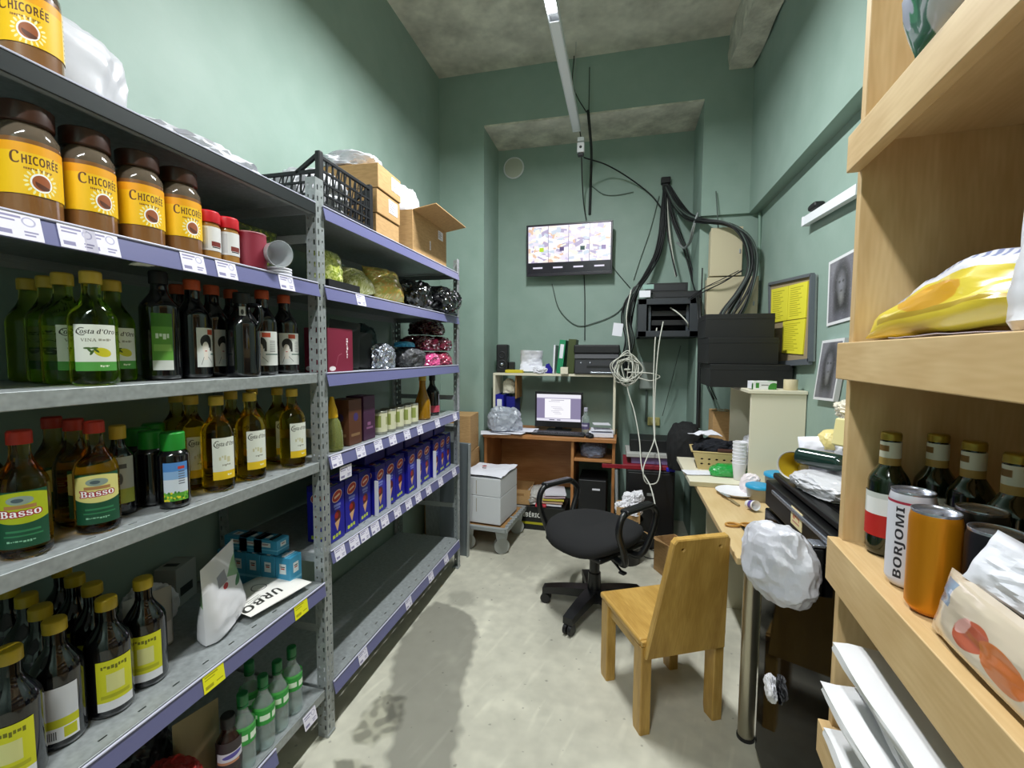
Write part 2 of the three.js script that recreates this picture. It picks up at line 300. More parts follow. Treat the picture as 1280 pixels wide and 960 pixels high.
{
  const c1 = (u1z[0] + u1z[1]) / 2, c2 = (u2z[0] + u2z[1]) / 2, L1 = 1.33, L2 = 1.33;
  const T = (c, list) => list.map(([px, py, m, k]) => [zAt(px, py) - c, m, k]);
  part(unit1, 'dark_edge_strip', B(.005, .036, L1, .003, U1[0] - .036, 0, .001), M.galvDark, 'scratched dark plastic edge strip'); part(unit1, 'edge_highlight', B(.008, .004, L1, .003, U1[0], 0, .001), M.edgeGlint);  // pale bar added on top paints the highlight of the shelf's front edge
  railAt(unit1, U1[1], L1, T(c1, [[-60, 265], [18, 280, null, 1.15], [96, 300], [126, 308], [240, 330], [282, 340], [357, 355]]));
  railAt(unit1, U1[4], L1, T(c1, [[267, 850, M.tagY], [376, 758, M.tagY], [60, 960, M.tagY]]), M.rail, .12);
  railAt(unit1, U1[5], .5, T(c1, [[342, 945]])).position.z = zAt(330, 950) - c1 + .2;
  railAt(unit2, U2[0], L2, []);
  railAt(unit2, U2[1], L2, T(c2, [[450, 373]]));
  railAt(unit2, U2[2], L2, []);
  railAt(unit2, U2[3], L2, T(c2, [[420, 580], [450, 568], [472, 560], [490, 552], [508, 543], [524, 538], [546, 528], [568, 520]]));
  railAt(unit2, U2[4], L2, T(c2, [[424, 692], [442, 682], [455, 672], [468, 662], [480, 652], [496, 645], [510, 632], [522, 622], [535, 612], [550, 602], [567, 588]]));
  railAt(unit2, U2[5], L2, T(c2, [[453, 832], [510, 765], [538, 730], [557, 702]]));
  part(unit2, 'hanging_card', B(.001, .05, .075, .012, U2[3] - .105, zAt(432, 605) - c2, .0005), M.tag);
}
// ---------------------------------------------------------------- goods: makers
const glassY = Ph({ color: 0xfffdf0, transmission: 1, roughness: .05, ior: 1.36, thickness: .06, attenuationColor: new THREE.Color(0xf0d834), attenuationDistance: .06 });
const glassG = Ph({ color: 0xfcffe8, transmission: 1, roughness: .05, ior: 1.36, thickness: .06, attenuationColor: new THREE.Color(0xc6dc40), attenuationDistance: .055 });
const glassA = Ph({ color: 0xfff6e0, transmission: 1, roughness: .05, ior: 1.36, thickness: .06, attenuationColor: new THREE.Color(0xe0bc40), attenuationDistance: .06 });
const pet = Ph({ color: 0xe6f0ee, transmission: .8, roughness: .12, ior: 1.4, thickness: 0, clearcoat: 1, clearcoatRoughness: .05 });
const darkG = Ph({ color: 0x0b0c10, roughness: .12, clearcoat: .6 });
const darkGreenG = Ph({ color: 0x0d1a08, roughness: .12, clearcoat: .6 });
M.white = S({ color: 0xe9e8ee, roughness: .6 });
M.black = S({ color: 0x16171a, roughness: .5 });
const cap = (hex, r = .4) => S({ color: hex, roughness: r });
const capGold = cap(0xc9a93a), capRed = cap(0xb02a18), capGreen = cap(0x1e8a2c), capDkGreen = cap(0x0f6a34), capOr = cap(0xc8542a), capYel = cap(0xe0b010);
const arcLabel = (r, y0, y1, arc, seg = 16) => new THREE.CylinderGeometry(r, r, y1 - y0, seg, 1, true, -arc / 2, arc).translate(0, (y0 + y1) / 2, 0);
const lab = (w, h, draw) => S({ map: canvasTex(w, h, draw), roughness: .55, side: THREE.DoubleSide });
function profile(h, r, sh, nr, ns) { const a = [[0, .004], [r * .8, .001], [r * .95, .003], [r, .012], [r, h * sh]]; for (let i = 1; i <= 5; i++) { const t = i / 5, e = t * t * (3 - 2 * t); a.push([r + (nr - r) * e, h * (sh + (ns - sh) * t)]); } a.push([nr, h * .985], [nr * .7, h * .985]); return a; }
function bottle(name, label, cat, group, { h, r, sh = .55, nr = .014, ns = .8, glass, capM, capR = nr + .003, capH = .03, labels = [], ring, handle, seg = 24 }, p, ry = 0) {
  const o = thing(name, label, cat, p, ry, group);
  part(o, 'body', lathe(profile(h, r, sh, nr, ns), seg), glass);
  if (capM) part(o, 'cap', lathe([[0, h + .002], [capR * .9, h + .002], [capR, h - .002], [capR, h - capH], [nr, h - capH]], 20), capM);
  if (ring) part(o, 'cap_ring', Cy(capR, .006, 0, h - capH - .009, 0, 16), capM);
  for (const [m, y0, y1, arc, rot = 0, rr = r] of labels) { const l = part(o, 'label', arcLabel(rr + .0012, y0, y1, arc), m); l.rotation.y = rot; }
  if (handle) part(o, 'handle', tube([[nr, h * .86, 0], [nr + .03, h * .84, 0], [r + .012, h * .7, 0], [r - .002, h * .56, 0]], .007, 18, 8), glass);
  return o;
}
const TX = (c, s, x, y, font, fill, mw) => { c.font = font; c.fillStyle = fill; c.textAlign = 'center'; c.textBaseline = 'middle'; mw ? c.fillText(s, x, y, mw) : c.fillText(s, x, y); };
// small print that cannot be read in the photograph: uneven strokes
function scrib(c, x, y, w, h, col, seed = 1) { const r = rng(seed); c.fillStyle = col; let p = x - w / 2; while (p < x + w / 2 - h * .3) { const k = h * (.25 + r() * .5); c.fillRect(p, y - h / 2 + r() * h * .25, Math.min(k, x + w / 2 - p), h * (.35 + r() * .6)); p += k + h * .16; } }
const shelfPos = (px, py, x, y) => { const q = onX(px, py, x); return [x, y, q.z]; };
const stood = [];
function standAt(px, py, x, y, r) { // first free spot along the line of sight, so that bottles do not run into each other
  for (let k = 0; k < 60; k++) { const q = shelfPos(px, py, x, y); if (!stood.some(s => Math.abs(s[1] - y) < .05 && Math.abs(s[0] - q[0]) < (s[3] + r) * .995 && Math.abs(s[2] - q[2]) < (s[3] + r) * .995) || x < -1.5 + r + .012) { stood.push([...q, r]); return q; } x -= .006; }
  return shelfPos(px, py, x, y);
}
const ORD = ['next to', 'second from', 'third from', 'fourth from', 'fifth from', 'sixth from', 'seventh from', 'eighth from', 'ninth from', 'tenth from', 'eleventh from', 'twelfth from'];
const UP = .0012; // shelf plate top
// chicory jars
const chicLab = lab(768, 256, (c, w, h) => {
  c.fillStyle = '#f6c400'; c.fillRect(0, 0, w, h); c.fillStyle = '#f4a800'; c.fillRect(0, 0, w, 46);
  c.fillStyle = '#f1e3b4'; c.fillRect(0, 0, 150, h); c.fillRect(w - 150, 0, 150, h); c.fillStyle = '#6b4a20'; for (let i = 0; i < 9; i++) { c.fillRect(20, 24 + i * 25, 110, 7); c.fillRect(w - 130, 24 + i * 25, 110, 7); }
  c.fillStyle = '#5c3410'; TX(c, 'C', w / 2 - 118, 76, 'bold 84px serif', '#5c3410'); TX(c, 'HICORÉE', w / 2 + 18, 82, 'bold 60px sans-serif', '#5c3410', 210); scrib(c, w / 2, 126, 150, 16, '#8a5a18', 12);
  const cx = w / 2 + 10, cy = 188; for (let i = 0; i < 18; i++) { const a = i / 18 * 6.283; c.fillStyle = '#fbf3b0'; c.beginPath(); c.ellipse(cx + Math.cos(a) * 78, cy + Math.sin(a) * 60, 13, 6, a, 0, 7); c.fill(); }
  c.fillStyle = '#fff'; c.beginPath(); c.ellipse(cx, cy, 58, 48, 0, 0, 7); c.fill(); c.fillStyle = '#a0562c'; c.beginPath(); c.ellipse(cx, cy, 48, 39, 0, 0, 7); c.fill(); c.fillStyle = '#5e3018'; c.beginPath(); c.ellipse(cx + 6, cy + 8, 40, 26, .3, 0, 3.2); c.fill();
});
M.coffee = Ph({ color: 0x86592e, roughness: .35, clearcoat: .9, clearcoatRoughness: .06 });
M.jarTop = Ph({ color: 0x8a7a68, roughness: .08, transmission: .55, thickness: 0 });
M.lidBrown = S({ color: 0x3a1d10, roughness: .35 });
const jar = thing('chicory_jar', 'glass jar of brown powder with yellow sun label standing in the row on the shelf', 'jar', [0, 0, 0], 0, 'yellow labelled jars on the shelf');
part(jar, 'jar_body', lathe([[0, .002], [.04, 0], [.045, .006], [.0455, .14]], 28), M.coffee);
part(jar, 'jar_shoulder', lathe([[.0455, .14], [.045, .152], [.036, .168], [.034, .172], [.034, .176]], 28), M.jarTop);
part(jar, 'lid', lathe([[.034, .172], [.039, .172], [.04, .176], [.04, .205], [.037, .208], [0, .208]], 28), M.lidBrown);
part(jar, 'label', arcLabel(.0462, .042, .132, 4.4, 32), chicLab);
{
  const jp = [[38, 260, 1.36], [112, 280, 1.5], [176, 295, 1.36], [226, 306, 1.42]];
  jp.forEach(([px, py, a], i) => { const p = shelfPos(px, py, -1.085, U1[1] + UP); if (!i) { jar.position.set(...p); jar.rotation.y = a; tag(jar, 'yellow labelled jar of brown powder, ' + ORD[3 - i] + ' the red capped spice jars'); } else dup(jar, p, a, 'yellow labelled jar of brown powder, ' + ORD[3 - i] + ' the red capped spice jars'); });
  dup(jar, shelfPos(38, 60, -1.09, U1[0] + UP), .95, 'yellow labelled glass jar standing alone on the top shelf before a white bag', ' ').userData.group = undefined;
}
// white bag behind it, white bags further along
M.bag = Ph({ color: 0xdcdce6, roughness: .3, clearcoat: .4, transmission: .2, thickness: 0 });
M.bagW = Ph({ color: 0xcfcfd6, roughness: .32, clearcoat: .3 });
solo('plastic_bag', 'filled white plastic bag on the top shelf behind the lone jar', 'bag', crumple(.22, .26, .27, 3, { amp: .12, freq: 1.6, e: .7 }), M.bagW, [-1.3, U1[0] + UP, -.80]);
solo('plastic_bag', 'loose white plastic bag on top of the shelving beside the black crate', 'bag', crumple(.3, .13, .42, 5, { amp: .25, freq: 2.2 }), M.bagW, [-1.3, U1[0] + UP, -1.13]);
// spice jars, red tin, cups
const spiceLab = lab(256, 128, (c, w, h) => { c.fillStyle = '#e4e2e2'; c.fillRect(0, 0, w, h); c.fillStyle = '#c9c7c8'; c.fillRect(30, 10, 70, 108); c.fillStyle = '#7b2a20'; c.fillRect(120, 78, 70, 26); c.fillStyle = '#222'; c.fillRect(124, 106, 60, 6); });
M.spice = Ph({ color: 0xa87838, roughness: .3, clearcoat: .5 });
[[261, 320], [285, 325]].forEach(([px, py], i) => {
  const o = thing('spice_jar', 'small spice jar with red cap, ' + (i ? 'next to the dark red tin' : 'next to the yellow labelled jars'), 'jar', shelfPos(px, py, -1.075, U1[1] + UP), 1.2, 'red capped spice jars');
  part(o, 'jar_body', lathe([[0, 0], [.026, 0], [.028, .004], [.028, .092], [.024, .098], [.024, .102]], 22), M.spice);
  part(o, 'cap', lathe([[.024, .1], [.029, .1], [.029, .126], [.026, .13], [0, .13]], 22), cap(0xd0202c)); part(o, 'label', arcLabel(.0288, .026, .088, 3.6), spiceLab);
});
{
  const o = thing('tin', 'dark red cylindrical tin with white print beside the spice jars', 'tin', shelfPos(312, 332, -1.085, U1[1] + UP), 1.25);
  const tl = lab(256, 128, (c, w, h) => { c.fillStyle = '#8c2238'; c.fillRect(0, 0, w, h); scrib(c, 200, 50, 60, 16, '#f0e0e4', 4); });
  part(o, 'tin_body', lathe([[0, 0], [.046, 0], [.046, .105], [.0455, .108], [0, .108]], 28), cap(0x8c2238, .4)); part(o, 'rim', new THREE.TorusGeometry(.045, .002, 6, 28).rotateX(Math.PI / 2).translate(0, .108, 0), cap(0xc08088)); part(o, 'label', arcLabel(.0465, .01, .1, 3), tl);
}
for (let i = 0; i < 3; i++) solo('plastic_saucer', 'white plastic saucer in the small stack under the clear cup', 'saucer', lathe([[0, .002], [.042, .002], [.045, .005], [.045, .009], [.04, .01], [0, .008]], 24), M.white, shelfPos(346, 352, -1.08, U1[1] + UP + i * .009), 0, 'stacked white saucers');
M.clearCup = Ph({ color: 0xdfe3e6, roughness: .15, transmission: .5, thickness: 0 });
{ const o = thing('plastic_cup', 'clear plastic cup lying on the stack of white saucers', 'cup', [-1.08, U1[1] + .068, shelfPos(346, 352, -1.08, 0)[2] + .045], 0); const g = new THREE.LatheGeometry([[0, 0], [.024, 0], [.026, .004], [.038, .085], [.04, .09], [.037, .088], [.024, .006], [0, .006]].map(q => new THREE.Vector2(...q)), 24).rotateX(Math.PI / 2).rotateX(.15).rotateY(1.2); part(o, 'cup_wall', g, M.clearCup); }
M.greenPack = Ph({ map: canvasTex(128, 128, (c, w, h) => { const r = rng(9); c.fillStyle = '#4a5a1c'; c.fillRect(0, 0, w, h); for (let i = 0; i < 260; i++) { c.strokeStyle = ['#8a9a30', '#5a6a1a', '#b2b848', '#39460f'][i % 4]; c.lineWidth = 2 + r() * 3; c.beginPath(); const x = r() * w, y = r() * h; c.moveTo(x, y); c.lineTo(x + r() * 30 - 15, y + r() * 30 - 15); c.stroke(); } }), roughness: .3, clearcoat: .7, clearcoatRoughness: .15 });
{ const o = solo('pasta_bag', 'clear bag of green pasta leaning at the back of the jar shelf', 'bag', pillow(.17, .17, .08, 11), M.greenPack, [-1.2, U1[1] + UP + .01, -1.25], 1.2); o.rotation.x = -.12; }
// ---- shelf 3: oils
const costa = (base, fruit, word) => lab(256, 384, (c, w, h) => { c.fillStyle = '#dfe2d8'; c.fillRect(0, 0, w, h); c.fillStyle = '#2a2a22'; TX(c, "Costa d'Oro", w / 2, 58, 'italic bold 52px serif', '#26241c', 236); c.strokeStyle = '#26241c'; c.lineWidth = 6; c.beginPath(); c.arc(52, 58, 30, 1, 5.2); c.stroke(); if (word) TX(c, word, w / 2 - 40, 128, 'bold 34px serif', '#7c7a6a', 100), scrib(c, w / 2 + 55, 128, 80, 26, '#9c9a8c', 11); fruit(c); c.fillStyle = base; c.fillRect(0, h - 76, w, 76); scrib(c, w - 80, h - 40, 60, 18, '#e8f0d8', 8); });
const costaLemon = costa('#4f9a40', (c) => { c.fillStyle = '#c8c020'; c.beginPath(); c.ellipse(165, 230, 52, 36, .4, 0, 7); c.fill(); c.fillStyle = '#3a5a18'; for (let i = 0; i < 5; i++) { c.beginPath(); c.ellipse(80 + i * 12, 195 + (i % 3) * 18, 24, 8, i, 0, 7); c.fill(); } }, 'VINA');
const costaYel = costa('#e6c020', (c) => { scrib(c, 128, 190, 130, 54, '#c9c4a0', 5); scrib(c, 140, 252, 90, 20, '#8a8878', 6); }, '');
const greenOil = { h: .235, r: .04, sh: .58, nr: .0155, ns: .82, glass: glassG, capM: capGold, capH: .024, labels: [[costaLemon, .03, .125, 1.75]] };
[[120, 470, -1.085, 1.05], [145, 470, -1.17, 1.2], [85, 474, -1.155, 1.55], [66, 476, -1.2, 1.7], [42, 478, -1.22, 1.8]].forEach(([px, py, x, a], i) => bottle('oil_bottle', ['yellow-green oil bottle showing its whole lemon label', 'yellow-green oil bottle half hidden beside the tall dark bottle', 'yellow-green oil bottle just behind the fully shown lemon label', 'yellow-green oil bottle, second behind the fully shown lemon label', 'yellow-green oil bottle, last behind the fully shown lemon label'][i], 'bottle', 'lemon label oil bottles', greenOil, standAt(px, py, x, U1[2] + UP, .041), a));
const greenTall = lab(128, 256, (c, w, h) => { c.fillStyle = '#5f9a3a'; c.fillRect(0, 0, w, h); c.fillStyle = '#3f7a26'; c.fillRect(0, 0, w, 60); scrib(c, w / 2, 100, 80, 30, '#dfeedd', 9); c.fillStyle = '#8aba5a'; c.fillRect(10, 140, w - 20, 30); c.fillStyle = '#cfd2cc'; c.fillRect(0, h - 44, w, 44); });
bottle('dark_bottle', 'tall dark bottle with narrow green label', 'bottle', undefined, { h: .27, r: .042, sh: .66, nr: .017, ns: .84, glass: darkG, capM: M.black, labels: [[greenTall, .025, .165, 1.0]] }, standAt(203, 468, -1.095, U1[2] + UP, .043), .98);
const faceLab = lab(256, 256, (c, w, h) => {
  c.fillStyle = '#d8dad6'; c.fillRect(0, 0, w, h); c.fillStyle = '#b4462a'; c.fillRect(90, 10, 80, 34); c.fillStyle = '#222'; c.beginPath(); c.ellipse(78, 90, 52, 46, 0, 0, 7); c.fill(); c.fillRect(110, 80, 22, 70); c.fillStyle = '#e4dcd2'; c.beginPath(); c.ellipse(70, 130, 30, 40, 0, 0, 7); c.fill(); c.fillRect(50, 150, 40, 60); c.strokeStyle = '#333'; c.lineWidth = 3; c.beginPath(); c.moveTo(30, 240); c.lineTo(52, 190); c.moveTo(90, 190); c.lineTo(140, 230); c.stroke(); c.fillStyle = '#b03028'; c.fillRect(62, 148, 18, 6); c.fillStyle = '#2a5a52'; c.fillRect(120, 168, 136, 8); c.fillStyle = '#777'; for (let i = 0; i < 7; i++) c.fillRect(160, 70 + i * 13, 60, 5);
});
bottle('jug_bottle', 'black bottle with loop handle and small hanging tag', 'bottle', undefined, { h: .24, r: .045, sh: .6, nr: .02, ns: .84, glass: darkG, capM: M.black, handle: true, labels: [[S({ map: canvasTex(32, 32, (c) => { c.fillStyle = '#bbb'; c.fillRect(0, 0, 32, 32); c.fillStyle = '#333'; c.beginPath(); c.arc(16, 16, 8, 0, 7); c.fill(); }), side: 2 }), .17, .2, .5, .6, .03]] }, standAt(305, 464, -1.075, U1[2] + UP, .048), .2);
const faceB = { h: .262, r: .041, sh: .62, nr: .017, ns: .83, glass: darkG, capM: capOr, capH: .026, labels: [[faceLab, .03, .135, 1.9]] };
[[330, 464, -1.1, .95], [357, 464, -1.12, 1.25], [292, 466, -1.12, 1.75], [268, 467, -1.12, 1.85], [244, 468, -1.12, 1.95], [226, 468, -1.2, 1.9]].forEach(([px, py, x, a], i) => bottle('soy_sauce_bottle', 'black bottle with orange cap and portrait label, ' + ['with its face fully shown', 'next to the shelf post', 'next to the handled jug', 'second from the handled jug', 'third from the handled jug', 'next to the green labelled bottle'][i], 'bottle', 'black bottles with orange caps', faceB, standAt(px, py, x, U1[2] + UP, .042), a));
{ const o = solo('snack_pouch', 'white and olive pouch lying across the dark bottle top', 'pouch', pillow(.055, .1, .02, 4), Ph({ map: canvasTex(64, 128, (c, w, h) => { c.fillStyle = '#d6d4cc'; c.fillRect(0, 0, w, h); c.fillStyle = '#8a7a20'; c.beginPath(); c.ellipse(32, 45, 20, 30, 0, 0, 7); c.fill(); c.fillStyle = '#5a3010'; c.fillRect(15, 80, 34, 12); }), roughness: .35 }), [-1.06, U1[2] + .272, shelfPos(203, 350, -1.06, 0)[2] + .055]); o.rotation.set(-1.35, -.15, 0); }
// ---- shelf 4: Basso bottles, green caps, yellow oils
const basso = (top) => lab(256, 384, (c, w, h) => { c.fillStyle = '#0f4a30'; c.fillRect(0, 0, w, h); c.fillStyle = top; c.beginPath(); c.moveTo(0, 30); c.quadraticCurveTo(128, -20, 256, 30); c.lineTo(256, 190); c.quadraticCurveTo(128, 250, 0, 190); c.fill(); c.fillStyle = '#8a9a90'; c.beginPath(); c.ellipse(128, 62, 58, 30, 0, 0, 7); c.fill(); c.fillStyle = '#4a5a60'; c.beginPath(); c.ellipse(118, 62, 26, 14, 0, 0, 7); c.fill(); c.fillStyle = '#a87848'; c.fillRect(60, 94, 136, 24); c.save(); c.translate(128, 148); c.rotate(-.04); c.font = 'bold 64px serif'; c.textAlign = 'center'; c.textBaseline = 'middle'; c.lineWidth = 12; c.strokeStyle = '#a01830'; c.strokeText('Basso', 0, 0); c.fillStyle = '#fff'; c.fillText('Basso', 0, 0); c.restore(); c.fillStyle = '#2f7a50'; c.fillRect(60, 262, 150, 14); c.fillRect(50, 296, 170, 10); scrib(c, 128, 340, 130, 20, '#8ac0a0', 7); });
const bassoLime = basso('#a8b414'), bassoCream = basso('#d8d080');
const bs = (l) => ({ h: .235, r: .038, sh: .56, nr: .015, ns: .82, glass: glassA, capM: capRed, capH: .024, labels: [[l, .022, .128, 2.1]] });
[[32, 668, -1.1, .95], [-14, 690, -1.1, 1]].forEach(([px, py, x, a], i) => bottle('oil_bottle', 'oil bottle with red cap and lime oval label, ' + ORD[i] + ' the amber oil bottles', 'bottle', 'lime label oil bottles', bs(bassoLime), standAt(px, py, x, U1[3] + UP, .039), a));
[[123, 640, -1.1, 1.0], [98, 640, -1.16, 1.7], [72, 645, -1.24, 1.7]].forEach(([px, py, x, a], i) => bottle('oil_bottle', 'amber oil bottle with red cap' + [' and fully shown cream oval label', ' directly behind the cream oval label', ' furthest behind the cream oval label'][i], 'bottle', 'cream label oil bottles', bs(bassoCream), standAt(px, py, x, U1[3] + UP, .039), a));
const meadow = lab(128, 192, (c, w, h) => { c.fillStyle = '#4f88cc'; c.fillRect(0, 0, w, 60); c.fillStyle = '#8ab0dc'; c.fillRect(0, 44, w, 50); c.fillStyle = '#d4dce8'; c.fillRect(0, 84, w, 70); c.fillStyle = '#58a030'; c.fillRect(0, h - 40, w, 40); const r = rng(4); for (let i = 0; i < 40; i++) { c.fillStyle = ['#e8d82c', '#78c040', '#3a8020'][i % 3]; c.beginPath(); c.arc(r() * w, h - 44 + r() * 44, 6, 0, 7); c.fill(); } c.fillStyle = '#c03830'; c.fillRect(74, 20, 36, 14); for (let i = 0; i < 6; i++) { c.fillStyle = '#5a6070'; c.fillRect(76, 44 + i * 12, 34, 5); } });
const greenCap = { h: .185, r: .034, sh: .7, nr: .022, ns: .8, glass: darkG, capM: capGreen, capR: .026, capH: .042 };
bottle('sauce_bottle', 'dark bottle with green cap and blue sky meadow label', 'bottle', undefined, { ...greenCap, labels: [[meadow, .02, .115, 1.5]] }, standAt(219, 628, -1.085, U1[3] + UP, .035), 1.0);
const greyLab = lab(64, 64, (c) => { c.fillStyle = '#b8bab4'; c.fillRect(0, 0, 64, 64); c.fillStyle = '#555'; c.fillRect(14, 10, 30, 6); c.beginPath(); c.arc(26, 30, 8, 0, 7); c.fill(); c.fillStyle = '#a8b048'; c.fillRect(0, 44, 64, 20); });
[[192, 632, -1.12, 1.9], [176, 634, -1.16, 1.0], [196, 630, -1.22, 1.2]].forEach(([px, py, x, a]) => bottle('sauce_bottle', 'dark bottle with green cap and plain grey label', 'bottle', 'plain green capped bottles', { ...greenCap, labels: [[greyLab, .02, .1, 1.4]] }, standAt(px, py, x, U1[3] + UP, .035), a));
bottle('sauce_bottle', 'slim dark bottle with gold cap and two part pale label', 'bottle', undefined, { h: .21, r: .03, sh: .62, nr: .013, ns: .82, glass: darkG, capM: capGold, labels: [[greyLab, .03, .14, 1.6]] }, standAt(152, 640, -1.15, U1[3] + UP, .031), 1.1);
const yo = { h: .262, r: .04, sh: .62, nr: .0155, ns: .83, glass: glassY, capM: capGold, capH: .024, labels: [[costaYel, .034, .15, 1.5]] };
[[367, 580, -1.085, 1.25], [349, 582, -1.17, 1.3], [315, 594, -1.1, 1.25], [274, 606, -1.1, 1.25], [243, 612, -1.14, 1.3], [292, 596, -1.2, 1.4], [318, 588, -1.22, 1.4], [225, 610, -1.24, 1.4]].forEach(([px, py, x, a], i) => bottle('oil_bottle', i < 5 ? 'golden oil bottle with white label, ' + ORD[i] + ' the shelf post' : 'golden oil bottle in the back row, ' + ORD[[1, 0, 2][i - 5]] + ' the shelf post', 'bottle', 'golden oil bottles', yo, standAt(px, py, x, U1[3] + UP, .041), a));
// ---- shelf 5: dark bottles with yellow caps
const yel1 = lab(192, 256, (c, w, h) => { c.fillStyle = '#d0cf1e'; c.fillRect(0, 0, w, h); c.fillStyle = '#8a8a14'; scrib(c, w / 2, 36, 140, 26, '#6a6a14', 3); c.fillStyle = '#d8d690'; c.fillRect(50, 70, 92, 90); c.fillStyle = '#b0b018'; c.fillRect(20, 176, 150, 18); c.fillStyle = '#e6e6ea'; c.fillRect(0, h - 44, w, 44); });
const yel2 = lab(192, 256, (c, w, h) => { c.fillStyle = '#c8c9ce'; c.fillRect(0, 0, w, 150); c.fillStyle = '#c4c41a'; c.fillRect(0, 150, w, 40); c.fillStyle = '#e6e6ea'; c.fillRect(0, 190, w, 66); c.fillStyle = '#555'; for (let i = 0; i < 8; i++) c.fillRect(20 + i * 9, 204, 5, 40); c.fillStyle = '#c4c41a'; c.fillRect(120, 196, 60, 50); });
const db = (l) => ({ h: .262, r: .043, sh: .6, nr: .017, ns: .82, glass: darkG, capM: capYel === 0 ? 0 : cap(0xb59a1c), capR: .02, capH: .024, labels: [[l, .02, .135, 1.55]] });
const yG = 'dark bottles with yellow caps';
[[20, 950, -1.12, .95, 0], [76, 905, -1.12, .95, 1], [140, 885, -1.12, 1.2, 0], [185, 855, -1.12, .9, 0], [58, 880, -1.215, 1, 0], [42, 880, -1.3, 1, 0], [122, 850, -1.215, 1, 0], [100, 830, -1.3, 1, 0], [84, 820, -1.38, 1, 0], [20, 868, -1.38, 1, 0]].forEach(([px, py, x, a, k], i) => bottle('vinegar_bottle', k ? 'black bottle with yellow cap and grey over yellow back label' : i < 4 ? 'black bottle with bright yellow label in the front row, ' + ORD[3 - i] + ' the grey pouch' : 'black bottle with yellow cap hidden behind the front row, yellow label unseen', 'bottle', k ? undefined : yG, db(k ? yel2 : yel1), standAt(px, py, x, U1[4] + UP, .044), a));
// pouches and milk packs
{
  const print = canvasTex(128, 256, (c, w, h) => { c.fillStyle = '#e6e5ea'; c.fillRect(0, 0, w, h); c.fillStyle = '#8fb48a'; c.beginPath(); c.moveTo(128, 40); c.lineTo(70, 90); c.lineTo(128, 130); c.fill(); c.fillStyle = '#3f7a44'; c.beginPath(); c.ellipse(104, 128, 20, 10, -.5, 0, 7); c.fill(); c.fillStyle = '#c03030'; c.beginPath(); c.arc(58, 110, 9, 0, 7); c.fill(); c.fillStyle = '#9c9aa4'; c.fillRect(36, 60, 34, 40); });
  const q = onY(283, 800, U1[4]); const o = solo('stand_up_pouch', 'white stand-up pouch with green print at the shelf edge', 'pouch', pillow(.19, .225, .075, 6, { gus: 1, wr: .2 }), Ph({ map: print, roughness: .4, clearcoat: .2 }), [-1.15, U1[4] + UP + .009, -1.06], 1.95);
  o.rotation.z = .06;
  const flat = canvasTex(256, 256, (c, w, h) => { c.fillStyle = '#e6e3de'; c.fillRect(0, 0, w, h); TX(c, 'URBO', 180, 48, 'bold 56px sans-serif', '#23231e'); c.strokeStyle = '#777'; c.lineWidth = 4; c.beginPath(); c.arc(140, 130, 26, 0, 7); c.stroke();  c.fillStyle = '#a8a8a2'; for (let i = 0; i < 3; i++) c.fillRect(170, 60 + i * 12, 50, 5); });
  const f = solo('flour_bag', 'white printed bag lying flat beside the blue packs', 'bag', pillow(.23, .2, .035, 8).rotateX(-Math.PI / 2).translate(0, .022, .1), Ph({ map: flat, roughness: .6 }), [-1.16, U1[4] + UP, -1.225], 1.4 + Math.PI);
  const milkT = canvasTex(256, 256, (c, w, h) => { c.fillStyle = '#3f9ac4'; c.fillRect(0, 0, w, h); c.fillStyle = '#e4ecf0'; c.fillRect(70, 50, 116, 80); c.fillStyle = '#b03428'; c.fillRect(96, 84, 64, 10); c.fillStyle = '#333'; c.fillRect(90, 70, 76, 8); c.fillStyle = '#7ac4e4'; c.fillRect(0, 170, w, 20); });
  const milkS = Ph({ map: milkT, roughness: .35 });
  for (let i = 0; i < 5; i++) { const o = thing('milk_carton', 'blue carton with white emblem standing in the row, ' + ORD[i] + ' the shelf front edge', 'carton', [-1.13 - i * .062, U1[4] + UP, -1.315], Math.PI / 2, 'blue cartons standing in a row'); part(o, 'carton_body', B(.058, .115, .06, 0, 0, 0, .002), milkS); part(o, 'top_fold', B(.05, .004, .012, 0, .115, 0, .001), M.white); }
  for (let i = 0; i < 3; i++) { const o = thing('milk_carton', 'blue carton lying on top of the standing row, ' + ORD[i] + ' the shelf front edge', 'carton', [-1.2 - i * .062, U1[4] + UP + .121, -1.315], Math.PI / 2, 'blue cartons lying on top'); part(o, 'carton_body', B(.058, .05, .1, 0, 0, 0, .002), milkS); part(o, 'top_fold', B(.05, .004, .012, 0, .05, .02, .001), M.black); }
  const dim = canvasTex(128, 192, (c, w, h) => { c.fillStyle = '#b9bab4'; c.fillRect(0, 0, w, h); c.fillStyle = '#a86a20'; c.beginPath(); c.arc(50, 70, 32, 0, 7); c.fill(); c.fillStyle = '#d8d8da'; c.fillRect(10, 110, 108, 70); });
  solo('stand_up_pouch', 'grey pouch with orange print behind the last dark bottle', 'pouch', pillow(.11, .16, .06, 9, { gus: 1 }), Ph({ map: dim, roughness: .45 }), [-1.26, U1[4] + UP, -.93], 1.2);
  solo('flour_bag', 'pale crumpled bag at the back between the pouches', 'bag', crumple(.13, .12, .12, 12, { amp: .2 }), M.white, [-1.38, U1[4] + UP, -1.02], .4);
  solo('carton_box', 'small white and black carton at the back beside the blue cartons', 'box', [B(.07, .13, .1, 0, 0, 0)], S({ map: canvasTex(64, 64, (c) => { c.fillStyle = '#9a9c98'; c.fillRect(0, 0, 64, 64); c.fillStyle = '#222'; c.fillRect(10, 34, 40, 14); }) }), [-1.42, U1[4] + UP + .0, -1.14], .3);
}
